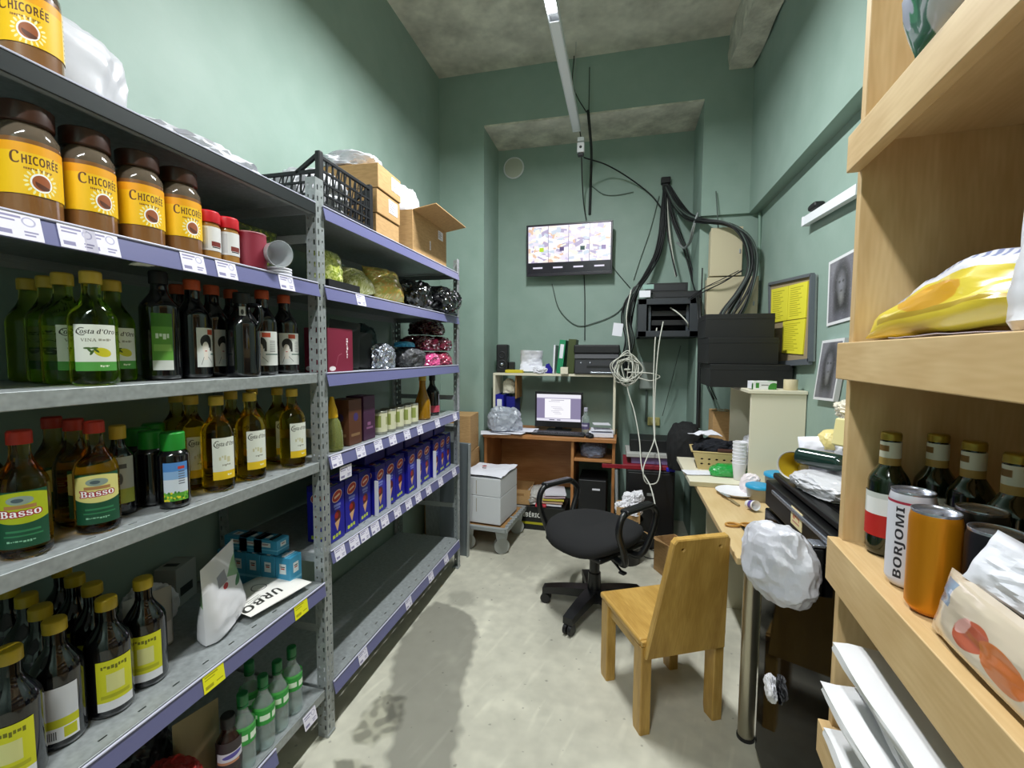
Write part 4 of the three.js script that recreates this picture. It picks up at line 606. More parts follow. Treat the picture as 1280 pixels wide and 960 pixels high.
{
  const b = hp(732, 530, -3.62); bottle('soda_bottle', 'clear plastic bottle standing beside the monitor', 'bottle', undefined, { h: .22, r: .03, sh: .6, nr: .012, ns: .82, glass: pet, capM: cap(0xb8b8c8), labels: [[lab(64, 32, (c, w, h) => { c.fillStyle = '#5a5078'; c.fillRect(0, 0, w, h); c.fillStyle = '#c8c0d8'; c.fillRect(8, 8, 30, 10); }), .05, .1, 6.28]] }, [b.x, DY + .001, -3.62], 0);
  const m = hp(737, 540, -3.53); { const o = thing('computer_mouse', 'black computer mouse at the desk edge', 'mouse', [m.x, DY + .001, -3.52], .3); part(o, 'shell', crumple(.065, .035, .11, 70, { amp: .02, e: .9, detail: 8 }), M.black); part(o, 'wheel', new THREE.CylinderGeometry(.01, .01, .006, 12).rotateZ(Math.PI / 2).translate(0, .03, -.03), M.keycap); }
  for (let i = 0; i < 3; i++) solo('paper_stack', ['stack of white paper at the right end of the desk', 'thin pile of paper lying on the white stack', 'folded white note leaning on the paper stack'][i], 'paper', sheet(.19 - i * .03, .2 - i * .05, 5 + i, .004, 8, i ? .004 : .03), M.paper, [-.15, DY + .001 + i * .044, -3.62], .1 * i);
  // left end: papers, bag, binder
  for (let i = 0; i < 3; i++) solo('paper_sheet', ['printed sheet hanging over the left desk edge', 'loose sheet lying beside the plastic bag', 'sheet of paper under the keyboard corner'][i], 'paper', sheet(.24, .19, 11 + i, .004, 8), M.paper, [[-.99, -.86, -.78][i], DY + .002 + i * .008, [-3.5, -3.54, -3.6][i]], [.3, -.2, .1][i]);
  solo('plastic_bag', 'translucent crumpled plastic bag on the left end of the desk', 'bag', crumple(.26, .2, .2, 72, { amp: .25, freq: 2.3 }), Ph({ color: 0xc2c8d4, roughness: .3, transmission: .35, thickness: 0 }), [-.93, DY + .022, -3.57], .2);
  const mkBinder = (name, label, hex, x, y, z, ry, w = .06, h = .29, d = .24, lean = 0, spine = true) => { const o = thing(name, label, 'binder', [x, y, z], ry); part(o, 'cover', [B(w, h, .004, 0, 0, d / 2), B(.004, h, d, w / 2 - .002, 0, 0), B(.004, h, d, -w / 2 + .002, 0, 0)], cap(hex, .5)); part(o, 'pages', B(w - .012, h - .03, d - .03, 0, .01, -.01), M.paper); if (spine) part(o, 'spine_label', P0(w * .6, h * .42, .001, 0, h * .45, d / 2 + .0027), M.paper); o.rotation.z = lean; return o; };
  mkBinder('ring_binder', 'blue ring binder standing under the hutch', 0x1a1c96, -1.01, DY + .001, -3.79, .0, .07, .3, .2);
  mkBinder('ring_binder', 'blue ring binder leaning beside the first one', 0x14167e, -.92, DY + .003, -3.82, 0, .075, .28, .2, 0, false);
  solo('paper_roll', 'pale wrapped packet standing on the blue binders', 'packet', crumple(.11, .13, .1, 73), M.cream, [-.955, DY + .305, -3.82], 0);
  // on the hutch
  const Y = HT + .001;
  { const q = hp(628, 460, zH), o = thing('speaker', 'black desktop speaker on the left end of the hutch', 'speaker', [q.x, Y, zH - .02], .1); part(o, 'cabinet', B(.1, .24, .12, 0, 0, 0, .012), M.black); for (const [y, r] of [[.07, .034], [.15, .026]]) part(o, 'driver', new THREE.TorusGeometry(r, .006, 8, 20).translate(0, y, .061), M.keycap); part(o, 'driver_cone', new THREE.SphereGeometry(.016, 12, 8, 0, 6.3, 0, 1.5).rotateX(Math.PI / 2).translate(0, .07, .058), M.silver); part(o, 'side_unit', B(.05, .09, .08, .078, 0, 0, .006), M.black); }
  solo('yellow_box', 'flat yellow box beside the speaker', 'box', B(.15, .025, .1, 0, 0, 0, .003), cap(0xd8c42c, .6), [hp(646, 460, zH).x - .005, Y, zH + .05], .05);
  { const q = hp(664, 455, zH); const o = solo('crumpled_paper', 'curled sheet of white paper on the hutch', 'paper', pillow(.19, .18, .05, 74, { wr: .9, bend: .08 }), M.paper, [q.x - .01, Y, zH - .04], .2); o.rotation.x = -.15; }
  solo('crumpled_paper', 'crumpled white paper next to the blue tape holder', 'paper', crumple(.12, .06, .1, 75, { amp: .3 }), M.paper, [hp(678, 460, zH).x, Y, zH + .06], 0);
  solo('tape_holder', 'small dark blue wedge shaped desk object', 'stationery', extr([[-.035, 0], [.035, 0], [.03, .03], [.002, .075], [-.012, .07]], .05, .003).translate(0, .003, -.025), cap(0x1e1690), [hp(684, 460, zH).x + .02, Y, zH + .06], 0);
  const bz = zH - .02; const bx = (px) => hp(px, 445, bz + .12).x;
  solo('file_folder', 'thin white file standing beside the green binder', 'folder', B(.014, .235, .21, 0, 0, 0, .002), M.paper, [bx(691.5), Y, bz]).rotation.z = -.04;
  mkBinder('ring_binder', 'green ring binder with white and red spine label', 0x1c8a5c, bx(699) , Y + .002, bz, 0, .05, .275, .22, -.1);
  mkBinder('ring_binder', 'olive green ring binder next to the printer', 0x3f4a22, bx(711) + .01, Y + .002, bz, 0, .062, .28, .22, -.06, false);
  solo('index_box', 'small cream card box in front of the binders', 'box', B(.06, .055, .05, 0, 0, 0, .002), M.cream, [hp(705, 460, -3.6).x, Y, -3.635], 0);
  { // printer
    const x0 = hp(716, 450, -3.64).x, x1 = hp(772, 450, -3.64).x, w = x1 - x0, o = thing('printer', 'black inkjet printer with scanner lid on the hutch', 'printer', [(x0 + x1) / 2 + .01, Y, -3.82], 0), gr = S({ color: 0x3c3d42, roughness: .4 });
    part(o, 'lower_case', B(w, .13, .32, 0, 0, 0, .012), gr); part(o, 'scanner_lid', B(w + .01, .07, .33, 0, .165, -.005, .01), M.black); part(o, 'control_panel', extr([[-.005, 0], [.03, 0], [.005, .035], [-.005, .035]], w * .98, .002).rotateY(-Math.PI / 2).translate(w * .49, .128, .14), gr); part(o, 'body_band', B(w - .02, .04, .3, 0, .128, -.01, .004), M.black);
    for (const s of [-.5, .3]) part(o, 'tray_strip', B(.11, .012, .006, w * .22 + s * .14, .006, .161, .002), M.silver); part(o, 'paper_slot', B(w * .6, .02, .004, .03, .05, .16, .001), M.black); for (const x of [-.12, -.05]) part(o, 'button', new THREE.SphereGeometry(.008, 8, 6).translate(x, .09, .16), M.silver);
  }
}
{ // under the desk
  const Yf = .0;
  const bt = canvasTex(512, 192, (c, w, h) => { c.fillStyle = '#191a18'; c.fillRect(0, 0, w, h); TX(c, 'IBÉRICA', 215, 70, 'bold 52px sans-serif', '#e6e6e0', 210); c.fillStyle = '#b0a818'; c.fillRect(0, 128, w, 20); });
  const o = thing('ham_box', 'black cardboard box lettered in white with a yellow stripe', 'box', [onY(676, 640, .0).x + .05, 0, -3.66], -.02); const bm = S({ map: bt, roughness: .55 });
  part(o, 'carton_body', [B(.44, .19, .3, 0, 0, 0, .003)], M.black); part(o, 'front_print', P0(.438, .188, .001, 0, .001, .1508), bm);
  const tray = thing('cardboard_tray', 'shallow cardboard tray standing on the black box', 'tray', [o.position.x - .16, .192, -3.67], .05); part(tray, 'tray_wall', [P0(.16, .004, .26, 0, 0, 0), P0(.16, .12, .004, 0, 0, .13), P0(.16, .12, .004, 0, 0, -.13), P0(.004, .12, .26, .08, 0, 0), P0(.004, .12, .26, -.08, 0, 0)], M.card); part(tray, 'handle_hole', B(.06, .02, .003, 0, .07, .1315, .001), M.cardDk);
  solo('plastic_bag', 'grey white plastic sack lying on the black box', 'bag', crumple(.2, .13, .26, 76, { amp: .2 }), Ph({ color: 0xb4b2ae, roughness: .4 }), [o.position.x - .02, .192, -3.66], 0);
  for (let i = 0; i < 5; i++) solo('magazine', 'paper magazine in the pile on the black box', 'magazine', sheet(.17, .24, 20 + i, .004, 6, .012), [M.paper, cap(0xc8a890, .6), cap(0xd8c850, .6), cap(0xb8a0a8, .6), M.paper][i], [o.position.x + .1 + i * .004, .193 + i * .022, -3.65], .05 * i, 'magazines on the black box');
  solo('red_packet', 'red packet tucked under the magazines', 'packet', B(.09, .02, .07, 0, 0, 0, .006), cap(0xb82838), [o.position.x + .02, .193, -3.53], .1);
  // pedestal
  const px = DX1 - .18;
  solo('bagged_bundle', 'grey blue wrapped bundle on the pedestal shelf', 'bundle', crumple(.2, .13, .22, 77, { amp: .18, freq: 3 }), S({ color: 0x8088a0, roughness: .5 }), [px, .607, -3.64], 0);
  { const t = thing('ups_unit', 'black power unit on the floor of the pedestal', 'power unit', [px, 0, -3.72]); part(t, 'case', B(.22, .43, .34, 0, 0, 0, .008), M.black); part(t, 'front_badge', P0(.06, .014, .002, .03, .35, .171), M.paper); part(t, 'lower_panel', B(.2, .16, .006, 0, .02, .172, .002), S({ color: 0x6b6d70 })); }
}
// ---------------------------------------------------------------- overhead trunking and lamps
M.trunk = S({ color: 0xd9dce0, roughness: .45 });
{
  const o = thing('lighting_trunk', 'long white ceiling light trunking with lit tubes', 'lamp', [lampX, lampY, -1.55]);
  const zA = -3.52 + 1.55, zB = 1.1 + 1.55, u = .055;
  part(o, 'channel', [B(u, .006, zB - zA, 0, .034, (zA + zB) / 2, .001), B(.004, .04, zB - zA, u / 2, 0, (zA + zB) / 2, .001), B(.004, .04, zB - zA, -u / 2, 0, (zA + zB) / 2, .001)], M.trunk);
  part(o, 'cover_strip', B(u - .006, .006, 1.14, 0, .0, zA + .57, .002), M.trunk); part(o, 'end_cap', B(u + .006, .044, .02, 0, -.002, zA - .008, .003), M.trunk);
  for (const [z0, z1] of lampSpans) part(o, 'light_tube', B(.05, .02, z1 - z0, 0, .004, (z0 + z1) / 2 + 1.55, .006), new THREE.MeshStandardMaterial({ color: 0xffffff, emissive: 0xfbffff, emissiveIntensity: 9 }), 'glowing white tube');
  for (const z of [-1.85, -.9, .3, 1.6, 2.5]) part(o, 'hanger', bar([0, .04, z], [0, HC - lampY, z], .002), M.galv);
}
{ // socket and camera at the end of the trunking
  const q = onZ(726, 184, -3.54), o = thing('hanging_socket', 'white socket box hanging below the trunking end', 'socket', [q.x, q.y - .05, -3.54]);
  part(o, 'bracket', B(.05, .03, .03, 0, .09, 0), M.trunk); part(o, 'housing', B(.055, .075, .035, 0, .008, 0, .008), M.white); part(o, 'socket_hole', new THREE.CylinderGeometry(.01, .01, .004, 14).rotateX(Math.PI / 2).translate(0, .045, .018), M.black); part(o, 'cable_gland', B(.045, .025, .035, 0, -.018, 0, .006), M.black); part(o, 'drop_wire', bar([0, .12, 0], [-.01, lampY - q.y + .06, 0], .004), M.black);
}
const C3 = (px, py, z) => onZ(px, py, z), zx = (px, py, x) => onX(px, py, x).z;
{ const q = C3(642.5, 210.5, ZN), o = thing('wall_vent', 'round white cover plate on the recess wall', 'vent', [q.x, q.y, ZN + .002]); part(o, 'rim', new THREE.TorusGeometry(.088, .007, 8, 36).translate(0, 0, .006), M.trunk); part(o, 'plate', new THREE.CylinderGeometry(.088, .088, .012, 36).rotateX(Math.PI / 2).translate(0, 0, .005), S({ color: 0xb9bdaf, roughness: .6 })); }
{ // television
  const q = C3(711, 311, -3.9), o = thing('television', 'flat screen television showing four camera pictures on the recess wall', 'television', [q.x, q.y - .215, -3.9], -.02), W = .7, H = .395;
  part(o, 'back_shell', B(W + .02, H + .03, .04, 0, 0, -.02, .008), M.black); part(o, 'bezel', [B(W + .03, .014, .018, 0, H + .016, 0), B(W + .03, .026, .018, 0, -.008, 0), B(.014, H, .018, W / 2 + .008, .016, 0), B(.014, H, .018, -W / 2 - .008, .016, 0)], S({ color: 0x2a2630, roughness: .3 }));
  const scr = canvasTex(640, 352, (c, w, h) => {
    const r = rng(12); c.fillStyle = '#f2eef6'; c.fillRect(0, 0, w, h);
    for (let k = 0; k < 4; k++) { const x0 = k * 160; c.save(); c.beginPath(); c.rect(x0, 0, 160, 272); c.clip(); for (let i = 0; i < 70; i++) { c.fillStyle = ['#fdfaff', '#e6dff0', '#d2c8e4', '#f8e8de', '#f4f0e0', '#ccd6e4', '#fffafc', '#e2c0a8', '#b4aac8'][Math.floor(r() * 9)]; c.save(); c.translate(x0 + r() * 160, r() * 272); c.rotate(r() - .5); c.fillRect(-20 - r() * 20, -8 - r() * 10, 30 + r() * 40, 10 + r() * 26); c.restore(); } c.fillStyle = ['#b8d83a', '#5a4a78', '#2c4a48', '#8a7aa8'][k]; c.fillRect(x0 + 90, 160, 34, 30); c.restore(); c.strokeStyle = '#7a7290'; c.lineWidth = 3; c.strokeRect(x0, 0, 160, 272); }
    c.fillStyle = '#16131e'; c.fillRect(0, 272, w, 80); c.fillStyle = '#dcd8ea'; for (let k = 0; k < 4; k++) c.fillRect(k * 160 + 38, 304, 76, 12);
  });
  part(o, 'screen', new THREE.PlaneGeometry(W, H).translate(0, .016 + H / 2, .003), new THREE.MeshStandardMaterial({ color: 0x060606, emissive: 0xffffff, emissiveMap: scr, emissiveIntensity: 1.1, roughness: .25 }), 'lit screen split into four pictures');
  part(o, 'wall_bracket', B(.2, .2, .07, 0, .1, -.08), M.black); o.rotation.x = .05;
  const l = new THREE.RectAreaLight(0xf6f0ff, 1.4, W, H); l.position.set(q.x, q.y, -3.84); l.rotation.y = Math.PI; l.castShadow = true; scene.add(l);
}
// cables on the recess wall
const zw = ZN + .012;
M.cable = S({ color: 0x17191b, roughness: .55 }); M.cableW = S({ color: 0xd6d6cc, roughness: .5 }); M.cableG = S({ color: 0x4e5a54, roughness: .55 });
const pth = (l, z) => l.map(([x, y, zz]) => C3(x, y, zz ?? z));
const cab = (label, pts, r, m = M.cable, z = zw) => solo('cable', label, 'cable', tube(pth(pts, z), r, pts.length * 8, 6), m);
cab('thick black cable running down beside the hanging socket', [[735, 138, -3.56], [737, 160, -3.57], [739, 185, -3.75], [739, 208], [738, 240], [737, 268]], .012);
cab('thin dark wire from the ceiling to the thick black cable', [[718, 66, -3.55], [716, 105, -3.55], [722, 122, -3.55], [733, 140, -3.555]], .004);
cab('straight dark wire dropping from the ceiling', [[737, 84, -3.565], [736, 140, -3.56]], .003);
cab('black cable from the socket down to the television', [[727, 197, -3.56], [728, 230, -3.8], [730, 258, -3.88], [733, 275, -3.9]], .005);
cab('black cable arching from the socket to the cable outlet', [[730, 197, -3.56], [760, 207, -3.8], [790, 225, -3.95], [815, 245], [828, 262, -3.96]], .006);
cab('thin green wire sagging beside the thick cable', [[739, 232], [755, 243], [770, 244], [792, 240]], .003, M.cableG);
cab('black wire hanging below the television', [[730, 342], [731, 370], [731, 425]], .005);
cab('loose wire looping under the television', [[690, 355], [700, 388], [722, 407], [745, 403], [770, 392], [783, 378]], .004, M.cableG);
cab('thin wire slanting from the television to the rack', [[763, 330], [775, 345], [788, 360]], .003);
cab('long thin wire from the cable outlet to the rack', [[824, 245], [812, 290], [800, 325], [792, 350]], .003, M.cableG);
{ const q = C3(832, 226, zw), o = thing('cable_outlet', 'black cable entry box on the recess wall', 'cable box', [q.x, q.y - .03, ZN + .001]); part(o, 'box_shell', B(.075, .05, .05, 0, 0, .026, .006), M.black); part(o, 'throat', B(.05, .05, .03, 0, -.045, .02, .006), M.black); }
function bundle(label, pts, n, spread, r, m, seed) {
  const o = thing('cable_bundle', label, 'cables'), R = rng(seed);
  for (let i = 0; i < n; i++) { const a = R() * 6.28, d = Math.sqrt(R()) * spread, ph = R() * 6; part(o, 'cable', tube(pts.map(([x, y, z, k = 1], j) => { const p = C3(x, y, z); const e = j === 0 || j === pts.length - 1 ? .6 : 1; return V(p.x + Math.cos(a + j * .25) * d * k * e + .006 * Math.sin(ph + j), p.y + Math.sin(ph * 2 + j) * .01, p.z + Math.abs(Math.sin(a + j * .2)) * d * k * e); }), r * (.75 + R() * .5), pts.length * 6, 5), Array.isArray(m) ? m[i % m.length] : m); }
  return o;
}
bundle('thick bundle of black cables falling from the outlet to the rack', [[832, 234, -3.98], [831, 262, -3.96], [828, 292, -3.95], [822, 320, -3.93], [808, 346, -3.86], [797, 362, -3.8], [790, 385, -3.78], [786, 415, -3.8]], 14, .028, .006, M.cable, 3);
bundle('broad band of black cables arching from the outlet over the beige panels', [[834, 234, -3.97], [846, 256, -3.93], [860, 271, -3.78], [880, 277, -3.52], [908, 281, -3.44], [928, 292, -3.41], [939, 312, -3.41], [940, 338, -3.41], [930, 364, -3.41, 1.6], [914, 392, -3.4, 2.2], [905, 410, -3.36, 2.2]], 26, .034, .006, [M.cable, M.cable, M.cableG], 4);
bundle('loose black cables hanging from the outlet beside the rack', [[835, 238, -3.97], [842, 275, -3.95], [856, 312, -3.93], [866, 350, -3.9], [874, 390, zx(874, 390, .505)], [874, 430, zx(874, 430, .505)], [873, 480, zx(873, 480, .505)], [872, 535, zx(872, 535, .505)]], 5, .014, .006, M.cable, 5);
bundle('thin cables dropping straight from the outlet onto the rack', [[833, 236, -3.97], [834, 275, -3.95], [838, 310, -3.9], [845, 345, -3.8]], 5, .016, .004, [M.cable, M.cableW], 6);
bundle('silver flexible conduit draped from the corner of the pier', [[872, 266, -3.56], [866, 288, -3.6], [862, 304, -3.7], [855, 310, -3.8], [847, 302, -3.9]], 2, .006, .008, M.galv, 7);
bundle('dark tangle of cables at the left side of the rack', [[796, 358, -3.7], [786, 378, -3.68], [783, 400, -3.68], [788, 425, -3.68], [784, 448, -3.7], [790, 478, -3.75]], 16, .035, .005, [M.cable, M.cable, M.cableG], 8);
bundle('thin black wires spreading from the rack to the beige panels', [[862, 375, -3.55], [880, 362, -3.5], [900, 352, -3.45], [925, 338, -3.42]], 4, .03, .0025, M.cable, 9);
bundle('black wires running down the pier beside the beige panels', [[880, 400, -3.5], [876, 440, -3.5], [884, 480, -3.5], [893, 500, -3.5]], 4, .02, .003, M.cable, 10);
cab('long dark wire along the corner of the pier', [[878, 335, -3.56], [875, 420, -3.56], [873, 500, -3.56], [872, 545, -3.56]], .005, M.cable);
cab('long white cable looping down from the rack to the floor', [[789, 362, -3.62], [783, 395, -3.6], [787, 440, -3.6], [784, 482, -3.6], [793, 515, -3.55], [799, 548, -3.45], [803, 588, -3.25], [813, 608, -3.1], [819, 632, -3.0], [821, 650, -2.95]], .0045, M.cableW);
cab('pair of white cables hanging in a loop from the rack front', [[829, 402, -3.56], [824, 428, -3.52], [820, 470, -3.5], [818, 520, -3.45], [818, 548, -3.4], [804, 588, -3.2], [808, 604, -3.2], [820, 604, -3.2], [825, 590, -3.2], [823, 566, -3.3], [818, 545, -3.41], [817, 480, -3.51], [819, 425, -3.54], [821, 410, -3.57]], .0045, M.cableW);
cab('faint grey wire slanting behind the hanging cables', [[851, 432, -3.8], [845, 455, -3.85], [836, 490, -3.9], [828, 520, -3.95]], .003, M.cableG);
{ const q = C3(784, 462, -3.58), o = thing('cable_coil', 'tangled coil of white cable tied beside the printer', 'cables', [q.x, q.y, -3.58]); const R = rng(5); for (let i = 0; i < 9; i++) { const pts = []; const rx = .05 + R() * .06, ry = .07 + R() * .06, ox = (R() - .5) * .05; for (let k = 0; k < 9; k++) { const a = k / 9 * 6.283; pts.push([ox + Math.cos(a) * rx * (.8 + R() * .4), Math.sin(a) * ry * (.8 + R() * .4), (R() - .5) * .05]); } part(o, 'loop', tube(pts, .0042, 50, 5, true), M.cableW); } part(o, 'tie', new THREE.TorusGeometry(.02, .006, 6, 12).rotateX(1.4), M.cableW); part(o, 'tail', tube([[0, -.02, .02], [.1, -.02, .03], [.2, -.03, .04], [.24, -.05, .03], [.18, -.08, .03], [.08, -.06, .03]], .0042, 40, 5), M.cableW); }
solo('paper_note', 'small white note hanging beside the tangled cables', 'paper', B(.075, .1, .0015, 0, 0, 0, .0005), M.paper, [C3(771, 420, -3.66).x, C3(771, 420, -3.66).y, -3.645], .1).rotation.z = -.12;
{ const q = C3(808, 486, zw), o = thing('junction_box', 'pale grey junction box under the rack', 'box', [q.x, q.y, ZN + .035]); part(o, 'box_shell', B(.12, .23, .06, 0, 0, 0, .005), S({ color: 0x8d9690, roughness: .6 })); part(o, 'box_lid', B(.105, .215, .006, 0, .008, .031, .003), S({ color: 0x8d9690, roughness: .6 })); part(o, 'outlet_pipe', bar([0, 0, 0], [0, -.28, 0], .008), M.cableG); }
{ const q = C3(817, 526, zw), o = thing('wall_socket', 'small yellowish socket on the recess wall', 'socket', [q.x, q.y - .04, ZN + .012]); part(o, 'plate', B(.1, .07, .02, 0, 0, 0, .004), S({ color: 0xb8b070, roughness: .6 })); part(o, 'socket_face', Cy(.022, .01, 0, 0, 0).rotateX(Math.PI / 2).translate(0, .035, .008), S({ color: 0xcfc890 })); }
{ // wall rack
  const a = C3(798, 374, -3.56), b = C3(872, 421, -3.56), w = b.x - a.x, h = a.y - b.y, o = thing('network_rack', 'dark grey wall mounted network rack with open front', 'rack', [(a.x + b.x) / 2, b.y, -3.56]), g = S({ color: 0x2e3238, roughness: .5 }), D = .44, t = .045;
  part(o, 'case', [P0(w, .02, D, 0, h - .02, -D / 2), P0(w, .02, D, 0, 0, -D / 2), P0(.02, h, D, w / 2 - .01, 0, -D / 2), P0(.02, h, D, -w / 2 + .01, 0, -D / 2), P0(w, h, .01, 0, 0, -D + .005)], g);
  part(o, 'front_frame', [B(w + .01, t, .02, 0, h - t, .01, .004), B(w + .01, t, .02, 0, 0, .01, .004), B(t + .02, h, .02, w / 2 - .03, 0, .01, .004), B(t + .02, h, .02, -w / 2 + .03, 0, .01, .004)], g);
  for (const s of [.34, -.3]) part(o, 'mounting_rail', B(.02, h - .09, .02, s * w, .045, -.05, .002), S({ color: 0x50565e, metalness: .4, roughness: .4 }));
  part(o, 'network_switch', B(w * .62, .04, .2, .02, .16, -.16, .003), M.black); part(o, 'patch_panel', B(w * .62, .04, .1, .02, .09, -.12, .003), M.black); part(o, 'patch_lead', tube([[.02, .22, -.04], [.08, .17, .0], [.14, .1, .01], [.15, .07, -.03]], .005, 24, 5), M.cableW);
  const top = (nm, lbl, w2, h2, d2, x, z, y) => { const r = thing('network_recorder', lbl, 'electronics', [o.position.x + x, o.position.y + h + .001 + y, z]); part(r, 'case', B(w2, h2, d2, 0, 0, 0, .004), M.black); part(r, 'front_panel', B(w2 * .9, h2 * .6, .004, 0, h2 * .2, d2 / 2 + .001, .001), M.keycap); };
  top('a', 'flat black recorder box lying on the rack', .34, .055, .28, .06, -3.72, 0); top('b', 'black recorder box stacked on the flat one', .3, .075, .22, .0, -3.78, .056);
  solo('paper_note', 'white label card stuck on the front of the rack top', 'paper', B(.08, .05, .002, 0, 0, 0, .0005), M.paper, [a.x + .045, a.y + .01, -3.535]); solo('paper_note', 'pale green label card on the recorder', 'paper', B(.08, .035, .002, 0, 0, 0, .0005), S({ color: 0x8fb0a8 }), [a.x + .07, a.y + .075, -3.575]);
}
M.beige = S({ color: 0xc9bd9f, roughness: .6 });
{ const z = -3.49; [[889, 927, 285, 344, 'upper'], [884, 946, 347, 412, 'lower']].forEach(([x0, x1, y0, y1, n]) => { const a = C3(x0, y0, z), b = C3(x1, y1, z), w = b.x - a.x, h = a.y - b.y, o = thing('meter_cabinet', n + ' beige wall cabinet half hidden by black cables', 'cabinet', [(a.x + b.x) / 2, b.y, z]); part(o, 'case', B(w - .01, h - .01, .1, 0, .005, -.055, .003), M.beige); part(o, 'door_leaf', B(w, h, .014, 0, 0, -.006, .003), M.beige); part(o, 'latch', B(.01, .03, .008, w * .42, h * .45, .003, .002), M.galv); }); }
cab('grey pipe running down the corner beside the pier', [[950, 266, -3.55], [949, 320, -3.55], [948, 380, -3.55]], .012, S({ color: 0x7f998b, roughness: .6 }), -3.55);
cab('thin rod standing above the beige cabinets', [[895, 239, -3.56], [897, 270, -3.54], [898, 288, -3.5]], .004, M.cableG, -3.55);
solo('cable_clip', 'white plastic clip at the top of the corner pipe', 'clip', [B(.03, .03, .02, 0, 0, 0, .006), B(.05, .008, .012, 0, .011, 0, .003)], M.trunk, C3(950, 264, -3.56));
// ---------------------------------------------------------------- right wall
const xw = XR - .003;
function onWall(name, label, cat, corners, draw, tw, th, thick, frame) { // a flat thing pinned on the right wall; corners: top-left, top-right, bottom-right, bottom-left pixels
  const P = corners.map(([x, y]) => onX(x, y, xw)); const t = draw ? canvasTex(tw, th, draw) : null;
  const q = (p, dx) => [p.x - dx, p.y, p.z]; const [a, b, c, d] = P;
  const f = quads([[q(d, thick), q(c, thick), q(b, thick), q(a, thick)]]), s = quads([[q(a, thick), q(b, thick), q(b, 0), q(a, 0)], [q(b, thick), q(c, thick), q(c, 0), q(b, 0)], [q(c, thick), q(d, thick), q(d, 0), q(c, 0)], [q(d, thick), q(a, thick), q(a, 0), q(d, 0)]]);
  return { f, s, t, P };
}
const portrait = (seed) => (c, w, h) => { // grainy grey photocopy of an unknown sitter
  const r = rng(seed); c.fillStyle = '#e2e2e6'; c.fillRect(0, 0, w, h); c.save(); c.beginPath(); c.rect(9, 9, w - 18, h - 18); c.clip(); c.fillStyle = '#77767f'; c.fillRect(0, 0, w, h);
  const blob = (x, y, rx, ry, v, al, n = 14) => { for (let i = n; i > 0; i--) { c.fillStyle = `rgba(${v},${v},${v + 5},${al})`; c.beginPath(); c.ellipse(x * w, y * h, rx * w * i / n, ry * h * i / n, 0, 0, 7); c.fill(); } };
  blob(.2, .15, .4, .2, 150, .05); blob(.52, .42, .34, .4, 34, .14); blob(.4, .75, .2, .3, 40, .1); blob(.66, .75, .18, .3, 40, .1); blob(.51, .42, .19, .24, 168, .1); blob(.52, .62, .12, .14, 140, .1); blob(.45, .38, .05, .025, 50, .1); blob(.58, .38, .05, .025, 50, .1); blob(.52, .52, .06, .02, 70, .1); blob(.5, .95, .4, .18, 120, .08);
  for (let i = 0; i < 900; i++) { const v = 40 + r() * 180 | 0; c.fillStyle = `rgba(${v},${v},${v},.16)`; c.fillRect(r() * w, r() * h, 2 + r() * 5, 1 + r() * 2); } c.restore();
};
{
  let k = onWall('', '', '', [[1037, 328], [1072, 309], [1070, 398], [1034, 408]], portrait(3), 160, 208, .003);
  let o = thing('portrait_print', 'upper black and white portrait print on the right wall', 'picture'); part(o, 'print', k.f, S({ map: k.t, roughness: .5 })); part(o, 'sheet_edge', k.s, M.paper);
  k = onWall('', '', '', [[1034, 426], [1063, 422], [1048, 502], [1022, 499]], portrait(7), 160, 208, .02);
  o = thing('portrait_print', 'lower black and white portrait print curling off the right wall', 'picture'); part(o, 'print', k.f, S({ map: k.t, roughness: .5 })); part(o, 'sheet_edge', k.s, M.paper);
  // notice board
  k = onWall('', '', '', [[967, 355], [1022, 343], [1019, 452], [968, 456]], (c, w, h) => { c.fillStyle = '#8a7a64'; c.fillRect(0, 0, w, h); }, 32, 32, .02);
  o = thing('notice_board', 'cork notice board in a metal frame on the right wall', 'board'); part(o, 'cork', k.f, S({ color: 0x9c8a6c, roughness: .9 })); part(o, 'board_edge', k.s, M.galv); const e = k.P.map(p => V(p.x - .022, p.y, p.z)); part(o, 'frame', [boxBar(e[0], e[1], .02, .016), boxBar(e[1], e[2], .02, .02), boxBar(e[2], e[3], .02, .03), boxBar(e[3], e[0], .02, .016)], S({ color: 0x6a7078, metalness: .3, roughness: .45 }));
  const pg = (lbl, cs) => { const k2 = onWall('', '', '', cs, (c, w, h) => { c.fillStyle = '#ece23c'; c.fillRect(0, 0, w, h); c.fillStyle = '#b8ae20'; for (let i = 0; i < 14; i++) c.fillRect(14, 16 + i * 11, w - 40 - (i * 17) % 40, 4); }, 128, 180, .026); const s = thing('yellow_notice', lbl, 'notice'); part(s, 'page', k2.f, S({ map: k2.t, roughness: .6 })); part(s, 'page_edge', k2.s, cap(0xd8d030, .6)); };
  pg('upper yellow printed notice near the corner side of the board', [[970, 362], [992, 357], [990, 400], [969, 404]]); pg('upper yellow printed notice next to the metal frame', [[992.5, 357], [1017, 351], [1014, 397], [990.5, 400]]); pg('lower yellow printed notice hanging on the cork board', [[985, 402], [1014, 398], [1010, 443], [983, 441]]);
  // white trunking bar and small dark bracket
  const a = onX(1007, 277, XR - .03), b = onX(1075, 236, XR - .03); o = thing('wall_conduit', 'white cable conduit mounted on the right wall', 'conduit'); part(o, 'conduit_body', [boxBar(a, b, .03, .042)], M.trunk); part(o, 'conduit_cap', boxBar(a.clone().add(V(0, 0, -.006)), a.clone().add(V(0, 0, .01)), .034, .046), M.white); o.children[0].material = S({ color: 0xe8eaf0, roughness: .4 });
  const c = onX(1019, 262, XR - .03); solo('cable_holder', 'small dark cable holder above the white conduit end', 'bracket', [B(.05, .03, .09, 0, 0, 0, .012), B(.02, .012, .05, -.005, .024, -.02, .005)], M.black, [XR - .026, c.y, c.z]);
}
